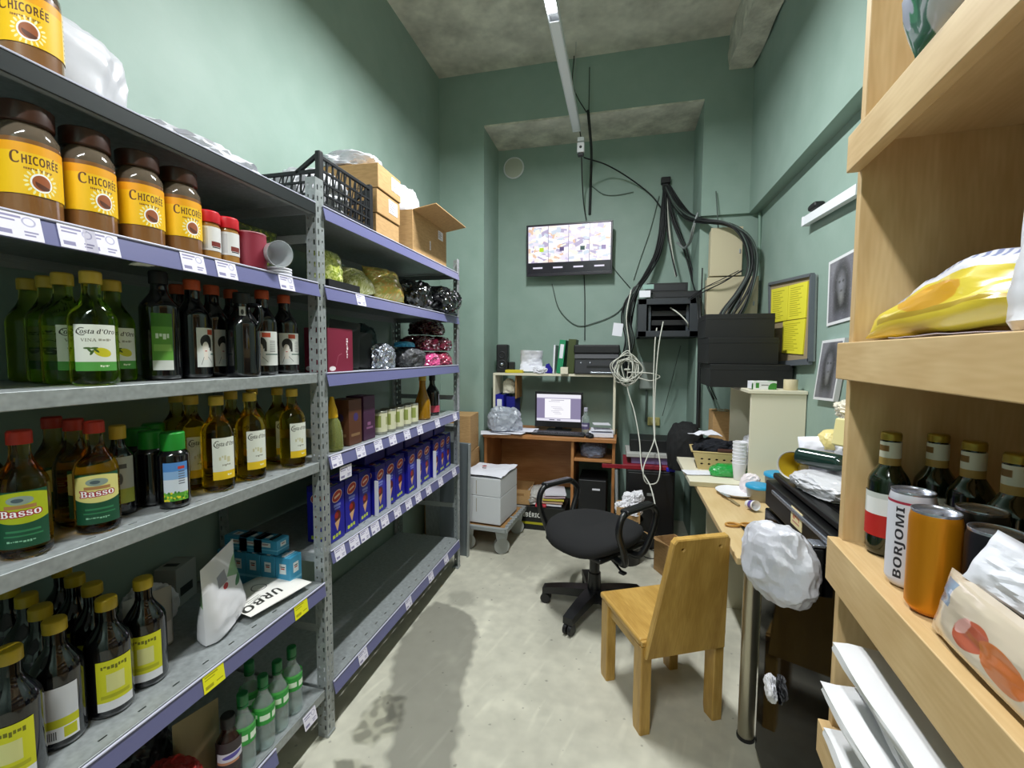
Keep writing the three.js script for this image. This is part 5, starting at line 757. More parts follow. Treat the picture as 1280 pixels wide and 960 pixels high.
// ---------------------------------------------------------------- table along the right wall and what stands on it
const TY = .72, TX0 = .395, TZ0 = -3.1, TZ1 = -1.66;
{
  const o = thing('work_table', 'light wood work table on round steel legs', 'table', [(TX0 + XR) / 2, 0, (TZ0 + TZ1) / 2]), w = XR - TX0 - .01, l = TZ1 - TZ0;
  part(o, 'table_top', uvWood(B(w, .026, l, 0, TY - .026, 0, .004), 2), M.beech);
  for (const [x, z] of [[-w / 2 + .075, l / 2 - .09], [w / 2 - .06, l / 2 - .09], [w / 2 - .06, -l / 2 + .1]]) { const g = part(o, 'leg', Cy(.028, TY - .03, x, 0, z, 24), S({ color: 0xb0aa98, metalness: .85, roughness: .28 })); part(g, 'foot_ring', Cy(.031, .012, x, 0, z, 24), M.black); }
  part(o, 'end_panel', B(w - .1, TY - .03, .018, .03, 0, -.3, .002), M.cream);
  const b = thing('white_board_top', 'white laminated board lying across the far end of the table', 'board', [(TX0 - .03 + XR) / 2 - .005, TY + .0005, -2.83]); part(b, 'board_core', B(XR - TX0 + .02, .026, .6, 0, 0, 0, .003), M.cream); part(b, 'front_edge', B(XR - TX0 + .02, .024, .002, 0, .001, .3005, .0005), S({ color: 0xb8b08e }));
}
const WY = TY + .028;
{ // basket with clothes
  const o = thing('storage_basket', 'beige plastic basket with punched holes full of dark clothes', 'basket', [.575, WY, -2.9], -.08), w = .3, d = .2, h = .1, m = S({ color: 0xc8b27c, roughness: .6 });
  const holes = []; for (let r = 0; r < 2; r++) for (let i = 0; i < 6; i++) { const x = -.1 + i * .04, y = .035 + r * .03; holes.push(Array.from({ length: 8 }, (_, k) => [x + .008 * Math.cos(k / 8 * 6.283), y + .006 * Math.sin(k / 8 * 6.283)])); }
  const fw = extr([[-w / 2 + .03, 0], [w / 2 - .03, 0], [w / 2, h], [-w / 2, h]], .004, 0, holes);
  part(o, 'front_wall', fw.clone().rotateX(.15).translate(0, 0, d / 2 - .01), m); part(o, 'back_wall', fw.clone().rotateX(-.15).translate(0, 0, -d / 2 + .01), m);
  for (const s of [1, -1]) part(o, 'side_wall', quads([[[s * (w / 2 - .03), 0, -d / 2 + .01], [s * (w / 2 - .03), 0, d / 2 - .01], [s * w / 2, h, d / 2], [s * w / 2, h, -d / 2]]]), S({ color: 0xc8b27c, roughness: .6, side: 2 })); part(o, 'rim', [B(w + .02, .008, .012, 0, h, d / 2 + .004), B(w + .02, .008, .012, 0, h, -d / 2 - .004), B(.012, .008, d + .02, w / 2 + .004, h, 0), B(.012, .008, d + .02, -w / 2 - .004, h, 0)], m);
  solo('dark_clothes', 'heap of navy and black clothes in the beige basket', 'clothes', crumple(.27, .17, .17, 81, { amp: .3, freq: 1.8 }), S({ color: 0x14161f, roughness: .95 }), [.575, WY + .008, -2.9]);
  solo('paper_sheet', 'white sheet tucked on top of the dark clothes', 'paper', sheet(.16, .12, 31, .02, 10), M.paper, [.5, WY + .17, -2.93], .4);
  solo('wallet', 'flat brown case across the basket front', 'case', B(.16, .018, .03, 0, 0, 0, .005), cap(0x4a2a20), [.63, WY + .109, -2.8], -.08);
  solo('black_backpack', 'black backpack slumped behind the basket', 'bag', crumple(.24, .33, .26, 82, { amp: .15, freq: 1.4 }), S({ color: 0x141517, roughness: .85 }), [.44, .622, -3.33]);
  solo('green_packet', 'shiny green snack packet lying before the basket', 'packet', crumple(.19, .065, .1, 83, { amp: .18, freq: 2.6 }), Ph({ color: 0x1e9a40, roughness: .22, clearcoat: .8 }), [.585, WY, -2.7]);
  solo('green_packet', 'small green packet propped on the basket corner', 'packet', crumple(.07, .1, .06, 84, { amp: .2 }), Ph({ color: 0x2a8a44, roughness: .25, clearcoat: .6 }), [.66, WY, -2.755]);
  { const t = thing('cup_stack', 'tall white stack of nested plastic cups', 'cups', [.628, WY, -2.63]); for (let i = 0; i < 7; i++) part(t, 'cup', lathe([[0, .001], [.026, 0], [.036, .088], [.0375, .09], [.0365, .0925], [.034, .088], [.025, .004]], 22).translate(0, i * .019, 0), M.white); }
  solo('paper_sheet', 'white sheet lying on the white board before the basket', 'paper', sheet(.15, .1, 33, .002, 6), M.paper, [.43, WY + .001, -2.71], .2);
  solo('plastic_bag', 'white plastic bag slumped inside the cream bookcase', 'bag', crumple(.2, .22, .2, 85, { amp: .25 }), M.bagW, [.77, WY, -2.86]);
  carton('cardboard_box', 'small brown cardboard box by the pier behind the basket', [.64, TY + .028, -3.2], 0, .12, .31, .16, {}); 
}
{ // cream bookcase with black boxes
  const x0 = .665, x1 = XR - .004, z0 = -3.07, z1 = -2.6, h = .49, o = thing('small_bookcase', 'cream open bookcase standing on the table end', 'bookcase', [(x0 + x1) / 2, WY, (z0 + z1) / 2]), w = x1 - x0, d = z1 - z0;
  part(o, 'side_board', B(w, h - .018, .018, 0, 0, d / 2 - .009, .002), M.cream); part(o, 'side_board', B(w, h - .018, .018, 0, 0, -d / 2 + .009, .002), M.cream); part(o, 'top_board', B(w + .015, .018, d + .02, -.006, h - .018, 0, .002), M.cream); part(o, 'back_board', B(.006, h - .018, d - .036, w / 2 - .003, 0, 0, .001), M.cream);
  const BY = WY + h + .001;
  M.matBlack = S({ color: 0x121315, roughness: .55 });
  const bb = (lbl, w2, h2, d2, x, y, z, ry = 0) => { const b = thing('black_carton', lbl, 'box', [x, y, z], ry); part(b, 'carton_body', B(w2, h2, d2, 0, 0, 0, .003), M.matBlack); part(b, 'lid_seam', B(w2 + .003, .004, d2 + .003, 0, h2 - .03, 0, .001), M.black); return b; };
  bb('bottom black carton reaching to the right wall on the bookcase', .42, .13, .34, .7, BY, -2.93); bb('middle black carton with faint print on the bookcase', .37, .15, .32, .66, BY + .131, -2.96, .03); bb('top black carton of the stack on the bookcase', .37, .14, .3, .66, BY + .282, -3.02, -.02);
  { const b = thing('medicine_box', 'small white box with green stripe on the bookcase front', 'box', [.735, BY, -2.66], .15); part(b, 'box_panel', B(.12, .045, .05, 0, 0, 0, .002), S({ map: canvasTex(128, 48, (c, w, h) => { c.fillStyle = '#e6e6e8'; c.fillRect(0, 0, w, h); c.fillStyle = '#3f8a34'; c.beginPath(); c.arc(112, 40, 30, 0, 7); c.fill(); c.fillRect(14, 10, 18, 30); c.fillStyle = '#888'; c.fillRect(44, 20, 40, 6); }) })); part(b, 'open_flap', B(.001, .04, .05, -.068, .005, 0, .0004), M.paper); }
  { const b = thing('tape_roll', 'roll of cream tape on the bookcase corner', 'tape', [.865, BY, -2.65]); part(b, 'roll', lathe([[.016, 0], [.033, 0], [.033, .055], [.016, .055], [.016, 0]], 24), S({ color: 0xcfc2a0, roughness: .6 })); }
}
{ // on the wood top
  const Y = TY + .001;
  { const p = onY(920, 617, Y), o = thing('plate', 'white oval plate on the wooden table', 'plate', [p.x + .0, Y, p.z + .012], .1); part(o, 'dish', lathe([[0, .004], [.06, .004], [.064, 0], [.07, .004], [.095, .016], [.1, .019], [.097, .02], [.07, .01], [0, .008]], 36), M.white); }
  { const p = onY(915, 628, Y), o = thing('butter_knife', 'small knife resting on the plate rim', 'knife', [p.x, Y + .004, p.z], .35); part(o, 'blade', B(.018, .0015, .07, .0, .014, -.06, .0005), M.galv); part(o, 'handle', B(.014, .008, .07, 0, 0, .02, .003).rotateX(.1), S({ color: 0x8a7a58 })); }
  { const p = onY(941, 636, Y), o = thing('spice_shaker', 'small white and violet cup lying by the plate', 'cup', [p.x - .02, Y + .02, p.z], .4); part(o, 'cup_wall', lathe([[0, 0], [.018, 0], [.022, .05], [.0225, .053], [.019, .05], [0, .006]], 20).rotateX(Math.PI / 2 - .2), M.white); part(o, 'print_band', lathe([[.0198, .02], [.0218, .042]], 20).rotateX(Math.PI / 2 - .2), cap(0x5a4a98)); }
  { const p = onY(928, 660, Y), o = thing('scissors', 'orange handled scissors lying on the table', 'scissors', [p.x, Y + .004, p.z], .2); for (const s of [1, -1]) { part(o, 'handle', new THREE.TorusGeometry(.022, .005, 8, 20).scale(1.2, .8, 1).rotateX(Math.PI / 2).translate(s * .03, .002, -.02), S({ color: 0xb8843a, roughness: .4 })); const b = part(o, 'blade', B(.012, .002, .11, 0, 0, .05, .0006), S({ color: 0x3c4038, metalness: .6, roughness: .35 })); b.rotation.y = s * .12; } }
  const tub = (lbl, px, py, y, r, h, body) => { const o = thing('food_tub', lbl, 'tub', [px, y, py], 0); part(o, 'tub_wall', lathe([[0, .001], [r * .85, 0], [r, h], [r * .97, h], [r * .82, .004]], 26), body); part(o, 'lid', lathe([[0, h + .006], [r * .9, h + .006], [r * 1.04, h + .002], [r * 1.06, h - .01], [r * 1.01, h - .01]], 26), S({ color: 0x2a9ac8, roughness: .4 })); return o; };
  const cl = Ph({ color: 0xb0a894, roughness: .35, transmission: .3, thickness: 0 });
  tub('plastic tub with blue lid beside the black fridge', .655, -2.37, Y, .055, .07, cl); tub('second blue lidded tub leaning behind the first', .765, -2.44, Y, .065, .115, cl);
  solo('plastic_bag', 'white and pink plastic bag squeezed behind the tubs', 'bag', crumple(.09, .1, .08, 86, { amp: .2 }), Ph({ color: 0xe8dde0, roughness: .35 }), [.645, Y, -2.475]);
  { const o = thing('cardboard_tube', 'brown cardboard roll lying on the table by the bookcase', 'roll', [.87, Y + .042, -2.42], .3); part(o, 'tube_wall', new THREE.LatheGeometry([[.032, 0], [.04, 0], [.04, .1], [.032, .1], [.032, 0]].map(q => new THREE.Vector2(...q)), 24).rotateX(Math.PI / 2).rotateY(-.3), M.card); }
}
{ // floor corner: black cabinet with clutter, bin, boxes
  const x0 = .05, x1 = .385, o = thing('black_cabinet', 'black metal cabinet on the floor below the rack', 'cabinet', [(x0 + x1) / 2, 0, -3.57]); part(o, 'case', B(x1 - x0, .58, .42, 0, 0, 0, .006), M.black); part(o, 'door_leaf', B(x1 - x0 - .02, .55, .014, 0, .015, .215, .004), S({ color: 0x18191b, roughness: .35 })); part(o, 'badge', B(.05, .02, .004, .0, .4, .223, .002), M.galv); part(o, 'castor', Cy(.02, .02, .12, -.0, .15), M.black);
  const Y = .582; const st = (nm, lbl, w, h, d, x, y, z, m, ry = 0) => solo(nm, lbl, 'box', B(w, h, d, 0, 0, 0, .004), m, [x, y, z], ry);
  st('laptop_box', 'flat box with red edge on the black cabinet', .32, .03, .34, .18, Y, -3.56, S({ color: 0x8c2030, roughness: .5 })); st('magazine_box', 'lilac printed box on the red edged one', .26, .05, .3, .21, Y + .031, -3.58, S({ color: 0x7a6a94, roughness: .6 })); st('white_box', 'pale flat box on top of the lilac one', .3, .03, .3, .19, Y + .082, -3.56, S({ color: 0xb8b8b4, roughness: .6 }), .03); st('black_case', 'black case lying above the pale box', .3, .09, .26, .22, Y + .113, -3.6, M.black);
  st('blue_packet', 'small blue packet at the front edge of the cabinet', .06, .025, .05, .355, Y, -3.385, cap(0x2a2ac0));
  { const s = solo('red_ruler', 'long red strip reaching from the desk to the cabinet', 'strip', B(.3, .03, .012, 0, 0, 0, .002), cap(0x8c1a28), [.02, Y + .0, -3.375], .03); }
  { const b = thing('waste_bin', 'black bin with a cardboard collar', 'bin', [.06, 0, -3.12]); part(b, 'bin_wall', lathe([[0, .002], [.08, 0], [.1, .3], [.104, .31], [.097, .305], [.076, .008]], 24), M.black); part(b, 'cardboard_collar', [P0(.15, .1, .004, 0, .3, .075), P0(.15, .1, .004, 0, .3, -.075), P0(.004, .1, .15, .075, .3, 0), P0(.004, .1, .15, -.075, .3, 0)], M.card);
    for (let i = 0; i < 5; i++) solo('crumpled_paper', 'crumpled ball of white paper on top of the black bin', 'paper', crumple(.085, .075, .085, 90 + i, { amp: .4, freq: 2.6, detail: 8 }), M.white, [.06 + [-.045, .05, 0, .06, -.02][i], .3 + [.06, .05, .11, .115, .02][i], -3.12 + [.03, .04, -.0, -.05, -.04][i]], 0, 'paper balls in the bin'); }
  solo('metal_pole', 'pale metal pole leaning beside the desk', 'pole', [bar([0, 0, 0], [-.02, .58, -.06], .012), Cy(.018, .02, 0, 0, 0)], M.galv, [-.005, .0, -3.28]);
  carton('cardboard_box', 'small open cardboard box on the floor under the table', [.335, 0, -3.02], .5, .15, .22, .16, { open: [['x', 1, .15, .09, -.9], ['x', -1, .15, .09, .5], ['z', 1, .14, .09, .6]] });
  carton('cardboard_box', 'brown cardboard box further under the table', [.66, 0, -2.96], .05, .22, .3, .2, {});
  solo('plastic_bag', 'grey white plastic bag on the floor under the table', 'bag', crumple(.2, .14, .18, 95, { amp: .28 }), Ph({ color: 0xb9bcc4, roughness: .35 }), [.47, 0, -2.83]);
  cab('thin black cable lying on the floor behind the office chair', [[795, 690], [812, 698], [824, 696], [820, 690], [806, 684]].map(([x, y]) => { const q = onY(x, y, .004); return [x, y, q.z]; }), .003, M.cable);
}
// ---------------------------------------------------------------- pine shelf on the right, turned a little from the wall
const RA = 4.76 * D2R, RO = V(.43, 0, -1.0), RN = V(Math.cos(RA), 0, Math.sin(RA)), RD = V(-Math.sin(RA), 0, Math.cos(RA)); // RN into the shelf, RD toward the viewer
const rp = (u, y, v) => RO.clone().addScaledVector(RN, u).addScaledVector(RD, v).setY(y);
const RY = -RA;
const RSH = { top: 1.836, mid: 1.445, low: 1.058, bot: .67, base: .1 };
{
  const o = thing('pine_shelf', 'tall pine shelf with nailed front lips', 'shelf', RO, RY), D = .42, L = 1.25, T = .022; // local x into the shelf, local z toward the viewer
  const pn = (n, w, h, d, x, y, z, ax, off) => part(o, n, uvWood(B(w, h, d, x, y, z, .002), ax, .5, off), M.pine);
  pn('side_panel', D, 2.6, T, D / 2, 0, -T / 2, 1, .1); pn('side_panel', D, 2.6, T, D / 2, 0, L + T / 2, 1, .5); pn('back_panel', .012, 2.6, L, D - .006, 0, L / 2, 1, .9);
  for (const [y, lh, k] of [[RSH.top, .068, 0], [RSH.mid, .07, 1], [RSH.low, .088, 2], [RSH.bot, .07, 3], [RSH.base, .07, 4], [2.4, .08, 5]]) {
    pn('shelf_board', D - .014, .018, L, D / 2 - .007, y - .02, L / 2, 2, .3 + k * .37);
    pn('front_lip', T, lh, L + .012, -T / 2, y - lh, L / 2 - .006, 2, .7 + k * .53);
  }
}
const shelfY = (n) => RSH[n] + .0005;
const onR = (px, py, u) => onPl(px, py, rp(u, 0, 0), RN); // point at depth u inside the shelf
{
  // green and white packet on the top board, leaning out over the lip
  const t = canvasTex(128, 128, (c, w, h) => { const r = rng(4); c.fillStyle = '#1c6a50'; c.fillRect(0, 0, w, h); for (let i = 0; i < 60; i++) { c.fillStyle = ['#d8dce4', '#0f4a38', '#3f8a68', '#b8bcd0'][i % 4]; c.beginPath(); c.ellipse(r() * w, r() * h, 6 + r() * 18, 4 + r() * 9, r() * 3, 0, 7); c.fill(); } });
  const face = RY - Math.PI / 2;
  const lay = (o, u, y, v, rx, ry, rz) => { o.position.copy(rp(u, y, v)); o.rotation.order = 'YXZ'; o.rotation.set(rx, face + ry, rz); return o; };
  lay(solo('frozen_food_bag', 'green and white printed bag on the top pine board', 'bag', pillow(.24, .2, .07, 101, { wr: .5 }), Ph({ map: t, roughness: .3, clearcoat: .4 })), .0, RSH.top + .006, .305, .0, 0, 0);
  // middle board: yellow bag, leaflet, white printed bag
  const yt = canvasTex(256, 128, (c, w, h) => { c.fillStyle = '#e2cc3c'; c.fillRect(0, 0, w, h); c.fillStyle = '#e4e4ee'; c.fillRect(0, 0, w, 70); c.fillStyle = '#8f98c0'; for (let i = 0; i < 24; i++) c.fillRect(14 + i * 9, 30, 3 + i % 3, 26); c.fillStyle = '#d8a020'; c.beginPath(); c.ellipse(110, 95, 46, 22, 0, 0, 7); c.fill(); c.fillStyle = '#b89a28'; c.fillRect(30, 114, 190, 6); });
  lay(solo('snack_bag', 'yellow foil snack bag with white printed band lying on its side', 'bag', pillow(.37, .125, .07, 102, { wr: .45 }), Ph({ map: yt, roughness: .3, clearcoat: .4 })), .035, RSH.mid + .022, .205, -.85, .04, .12);
  { const o2 = solo('leaflet', 'printed leaflet lying under the yellow bag', 'paper', sheet(.16, .22, 41, .003, 8), S({ map: canvasTex(64, 64, (c) => { c.fillStyle = '#c8c4d4'; c.fillRect(0, 0, 64, 64); c.fillStyle = '#6a4a68'; c.fillRect(0, 0, 64, 16); }), roughness: .5 })); o2.position.copy(rp(.085, shelfY('mid'), .24)); o2.rotation.y = RY; }
  const wt = canvasTex(256, 320, (c, w, h) => { c.fillStyle = '#dcdce4'; c.fillRect(0, 0, w, h); c.fillStyle = '#c2c0d0'; c.fillRect(0, 0, w, 20); c.fillStyle = '#6f6c84'; for (let i = 0; i < 24; i++) { c.fillRect(70 + (i % 3) * 6, 90 + i * 9, 150 - (i * 29) % 60, 3); } c.fillStyle = '#4a4860'; c.fillRect(150, 60, 80, 20); });
  lay(solo('paper_pack', 'white printed bag standing upright beside the yellow bag', 'bag', pillow(.24, .165, .08, 103, { gus: 1, wr: .3 }), Ph({ map: wt, roughness: .4, clearcoat: .2 })), .07, RSH.mid + .004, .475, 0, .3, 0);
}
{ // lower board: beer bottles, cans, wrapped food
  const Y = shelfY('low') + .0;
  const neck = lab(64, 64, (c, w, h) => { c.fillStyle = '#d4d4c4'; c.fillRect(0, 0, w, h); c.fillStyle = '#a88a4a'; c.fillRect(0, 44, w, 20); c.fillStyle = '#7a5a2a'; c.fillRect(22, 10, 16, 16); });
  const beerL = lab(192, 160, (c, w, h) => { c.fillStyle = '#c8ccc8'; c.fillRect(0, 0, w, h * .5); c.fillStyle = '#b8201c'; c.fillRect(0, h * .5, w, h * .5); c.fillStyle = '#e8e8e8'; c.fillRect(70, 20, 100, 60); c.fillStyle = '#d8d8d8'; c.fillRect(16, 120, 34, 30); });
  const spec = { h: .222, r: .0305, sh: .6, nr: .0135, ns: .78, glass: darkGreenG, capM: S({ color: 0xa89038, metalness: .5, roughness: .3 }), capR: .0155, capH: .012, labels: [[neck, .165, .207, 6.28, 0, .0145], [beerL, .035, .115, 3.4]] };
  [[.052, .045, -1.2], [.125, .036, -1.5], [.14, .105, -1.5], [.14, .2, -1.5]].forEach(([u, v, a], i) => bottle('beer_bottle', 'dark green beer bottle ' + ['with red label in the pine shelf corner', 'behind the red labelled one', 'third from the pine side panel', 'fourth from the pine side panel'][i], 'bottle', 'beer bottles in the pine shelf', spec, rp(u, Y, v), a));
  const can = (lbl, u, v, r, h, m, ry, tex, group) => { const q = rp(u, Y, v); const o = thing('drink_can', lbl, 'can', q, ry, group); part(o, 'can_wall', lathe([[0, .004], [r * .7, .001], [r * .8, .001], [r, .01], [r, h - .014], [r * .93, h - .004]], 30), m); part(o, 'can_lid', lathe([[r * .93, h - .004], [r * .95, h], [r * .9, h], [r * .87, h - .006], [0, h - .006]], 30), M.silver); part(o, 'pull_tab', B(.012, .0015, .022, 0, h - .0055, .004, .0006), M.silver); if (tex) part(o, 'print', arcLabel(r + .0006, .012, h - .015, 3.6, 24), tex); return o; };
  const borj = lab(384, 256, (c, w, h) => { c.fillStyle = '#d6d6e2'; c.fillRect(0, 0, w, h); c.fillStyle = '#a02840'; c.fillRect(0, 0, w, 8); c.save(); c.translate(110, 134); c.rotate(-Math.PI / 2); TX(c, 'BORJOMI', 0, 0, 'bold 58px sans-serif', '#23232c', 236); c.restore(); scrib(c, 280, 40, 60, 10, '#666', 14); c.fillStyle = '#888898'; c.fillRect(250, 200, 40, 34); });
  can('tall white drink can with black vertical lettering', .032, .175, .029, .152, S({ color: 0xd6d6e2, metalness: .2, roughness: .35 }), -.2, borj);
  can('orange drink can beside the white one', .024, .256, .029, .146, S({ color: 0xd88a18, metalness: .55, roughness: .35 }), -.9, null);
  can('black drink can in front of the wrapped food', .062, .308, .029, .142, S({ color: 0x1a1a20, metalness: .3, roughness: .35 }), -.9, null);
  can('dark grey drink can behind the orange one', .09, .225, .029, .146, S({ color: 0x3a3836, metalness: .4, roughness: .35 }), -.9, null);
  can('dark drink can behind the black one', .15, .36, .029, .142, S({ color: 0x24262a, metalness: .4, roughness: .35 }), -.9, null);
  const ft = canvasTex(192, 192, (c, w, h) => { c.fillStyle = '#cfc0ac'; c.fillRect(0, 0, w, h); c.fillStyle = '#b85a40'; c.beginPath(); c.ellipse(70, 110, 22, 46, .3, 0, 7); c.fill(); c.fillStyle = '#c8703a'; c.beginPath(); c.ellipse(112, 120, 28, 42, -.2, 0, 7); c.fill(); c.fillStyle = '#e0a8a0'; c.beginPath(); c.ellipse(58, 100, 8, 30, .3, 0, 7); c.fill(); c.fillStyle = '#8a9ab0'; c.fillRect(6, 20, 24, 70); });
  { const o = solo('wrapped_bread', 'clear wrapped flat bread with orange fruit print behind the lip', 'packet', pillow(.24, .085, .03, 111, { wr: .3 }), Ph({ map: ft, roughness: .2, clearcoat: .9, clearcoatRoughness: .1 })); o.position.copy(rp(.002, Y + .004, .43)); o.rotation.order = 'YXZ'; o.rotation.set(-.2, RY - Math.PI / 2, 0); }
  { const o = solo('wrapped_bread', 'second clear wrapped packet behind the fruit printed one', 'packet', pillow(.2, .15, .06, 112, { wr: .4 }), Ph({ color: 0xb8aca4, roughness: .2, clearcoat: .9 })); o.position.copy(rp(.12, Y + .002, .5)); o.rotation.y = RY - Math.PI / 2; }
  { const o = solo('paper_napkin', 'crumpled white paper resting on the wrapped bread', 'paper', pillow(.1, .07, .02, 113, { wr: 1 }), M.paper); o.position.copy(rp(.03, Y + .08, .385)); o.rotation.order = 'YXZ'; o.rotation.set(-.4, RY - Math.PI / 2 + .4, -.2); }
  { const o = solo('plastic_bag', 'grey translucent bag behind the cans on the pine shelf', 'bag', crumple(.1, .15, .12, 114, { amp: .15 }), Ph({ color: 0x7a7c78, roughness: .4, transmission: .3, thickness: 0 })); o.position.copy(rp(.24, Y, .34)); }
}
{ // bottom: stack of folded white paper bags, corners toward the aisle
  const Y = shelfY('bot'); M.paperBag = S({ color: 0xe4e3e6, roughness: .55 });
  for (let i = 0; i < 5; i++) {
    const o = solo('paper_bag', 'folded white paper bag in the pile on the lower pine board, ' + ['lowest', 'second lowest', 'middle one', 'second from the top', 'topmost'][i], 'bag', softBox(.35, .034, .52, 120 + i, .006), M.paperBag, [0, 0, 0], 0, 'folded white paper bags');
    o.position.copy(rp([.15, .17, .145, .17, .15, .18][i], Y + .002 + i * .0465, .31 + [.0, .03, .01, .02, .03, .01][i])); o.rotation.order = 'YXZ'; o.rotation.set(.012 * (i % 3 - 1), RY + [.03, -.05, .06, -.03, .05, -.02][i], .03 * (i % 2));
  }
}
// ---------------------------------------------------------------- black fridge between the table and the pine shelf
{
  const FX = .478, FZ = -1.35, L = .605, D = .435, H = 1.03, o = thing('drinks_fridge', 'glossy black fridge with a glass door', 'fridge', [FX, 0, FZ], 0);
  M.gloss = Ph({ color: 0x060607, roughness: .05, ior: 1.16 }); M.fridge = S({ color: 0x0c0c0d, roughness: .32 });
  part(o, 'cabinet', B(D - .05, H - .05, L, D / 2 + .025, .03, 0, .006), M.fridge); part(o, 'top_panel', B(D - .02, .02, L, D / 2 + .01, H - .02, 0, .006), M.fridge); part(o, 'top_sheet', B(D - .06, .003, L - .06, D / 2 + .02, H - .002, 0, .001), M.gloss);
  part(o, 'door_leaf', B(.045, H - .17, L - .004, .022, .05, 0, .006), M.gloss); part(o, 'header_panel', B(.04, .085, L, .02, H - .11, 0, .005), M.fridge); part(o, 'header_trim', B(.006, .012, L - .1, -.003, H - .05, .03, .002), M.silver);
  part(o, 'handle', B(.025, .12, .035, -.012, H - .19, L / 2 - .16, .006), M.black); part(o, 'handle_cap', B(.03, .008, .04, -.012, H - .068, L / 2 - .16, .003), M.silver); part(o, 'sticker', B(.002, .05, .08, -.0012, H - .085, -.02, .0008), S({ map: canvasTex(96, 48, (c, w, h) => { c.fillStyle = '#e8d8a8'; c.fillRect(0, 0, w, h); scrib(c, 48, 20, 60, 18, '#c05a48', 15); c.fillStyle = '#c88a78'; c.fillRect(16, 34, 60, 5); }), roughness: .5 }), 'cream sticker with red lettering');
  for (const z of [1, -1]) part(o, 'foot', Cy(.02, .03, .08, 0, z * (L / 2 - .06)), M.black); part(o, 'kick_plate', B(.02, .03, L - .02, .03, .015, 0, .003), M.fridge);
  // bag hanging on its front
  const bag = solo('plastic_bag', 'white plastic bag hanging on the front of the black fridge', 'bag', crumple(.2, .2, .115, 131, { amp: .17, freq: 1.25, e: .9, flat: 2, detail: 30, crease: .4 }), M.bag, onX(974, 757, FX - .095), -Math.PI / 2 + .5); bag.rotation.order = 'YXZ'; bag.rotation.z = .1;
  { const n = solo('paper_note', 'crumpled white paper stuck low on the fridge door', 'paper', crumple(.07, .08, .025, 132, { amp: .5, freq: 2.6, flat: 2, detail: 8 }), M.white, onX(966, 880, FX - .014), -Math.PI / 2); n.rotation.z = .7; }
  // heap on top
  const Y = H + .001, F = (x, z) => V(x, Y, z);
  const put = (nm, lbl, cat, g, m, u, v, ry = 0, y = 0) => { const t = solo(nm, lbl, cat, g, m, F(u, v).add(V(0, y, 0)), ry); return t; };
  put('plastic_bag', 'flat white plastic bag spread over the fridge top front', 'bag', crumple(.14, .055, .24, 133, { amp: .2, freq: 1.8 }), M.bagW, .58, -1.42, .25);
  put('plastic_bag', 'large crumpled white bag heaped on the fridge top', 'bag', crumple(.19, .16, .22, 134, { amp: .28, freq: 1.9, detail: 18 }), M.bagW, .715, -1.49, .2);
  put('plastic_bag', 'white bag with pale folds at the back of the fridge top', 'bag', crumple(.17, .14, .18, 135, { amp: .3, freq: 2 }), M.bagW, .81, -1.27, .1);
  { const t = thing('paper_cup', 'white cup with yellow inside lying on the fridge top', 'cup', F(.545, -1.58).add(V(0, .048, 0)), RY), cg = (pts) => new THREE.LatheGeometry(pts.map(q2 => new THREE.Vector2(...q2)), 28).rotateX(Math.PI / 2).translate(0, 0, -.05).rotateY(-.55); part(t, 'cup_wall', cg([[.026, 0], [.043, .09], [.045, .092], [.042, .09], [.024, .004]]), M.white); part(t, 'cup_lining', cg([[.001, .012], [.024, .012], [.0405, .088]]), S({ color: 0xe0c030, roughness: .5, side: 2 })); }
  put('glass_bottle', 'dark green bottle lying on the flat white bag', 'bottle', lathe(profile(.2, .026, .55, .012, .75), 22).rotateX(Math.PI / 2).translate(0, 0, -.1).rotateY(.75), Ph({ color: 0x16302a, roughness: .15, clearcoat: .6 }), .6, -1.47, 0, .082);
  put('bread_bun', 'pale yellow wrapped roll at the far end of the heap', 'bread', crumple(.1, .06, .09, 136, { amp: .1 }), Ph({ color: 0xdccb88, roughness: .4 }), .655, -1.585, 0, .1);
  put('bread_bun', 'cream wrapped roll low in the heap beside the cup', 'bread', crumple(.08, .06, .08, 137, { amp: .1 }), Ph({ color: 0xe4d8a8, roughness: .4 }), .6, -1.6, 0, .0);
  { const t = put('juice_carton', 'pale yellow carton with red mark leaning on the heap', 'carton', B(.1, .08, .13, 0, 0, 0, .006), S({ map: canvasTex(64, 64, (c) => { c.fillStyle = '#e4d89c'; c.fillRect(0, 0, 64, 64); c.fillStyle = '#c03028'; c.beginPath(); c.ellipse(40, 22, 14, 8, 0, 0, 7); c.fill(); }), roughness: .5 }), .665, -1.44, .5, .125); t.rotation.z = -.15; }
  put('plastic_bag', 'clear crumpled packet on the crest of the heap', 'bag', crumple(.15, .08, .15, 138, { amp: .3, freq: 2.2 }), Ph({ color: 0xe8e0d0, roughness: .25, clearcoat: .6 }), .7, -1.52, 0, .185);
  { const n = put('paper_napkin', 'white printed paper standing against the heap', 'paper', pillow(.13, .13, .03, 139, { wr: .7 }), M.paper, .615, -1.555, -.5, .012); n.rotation.x = -.3; }
}
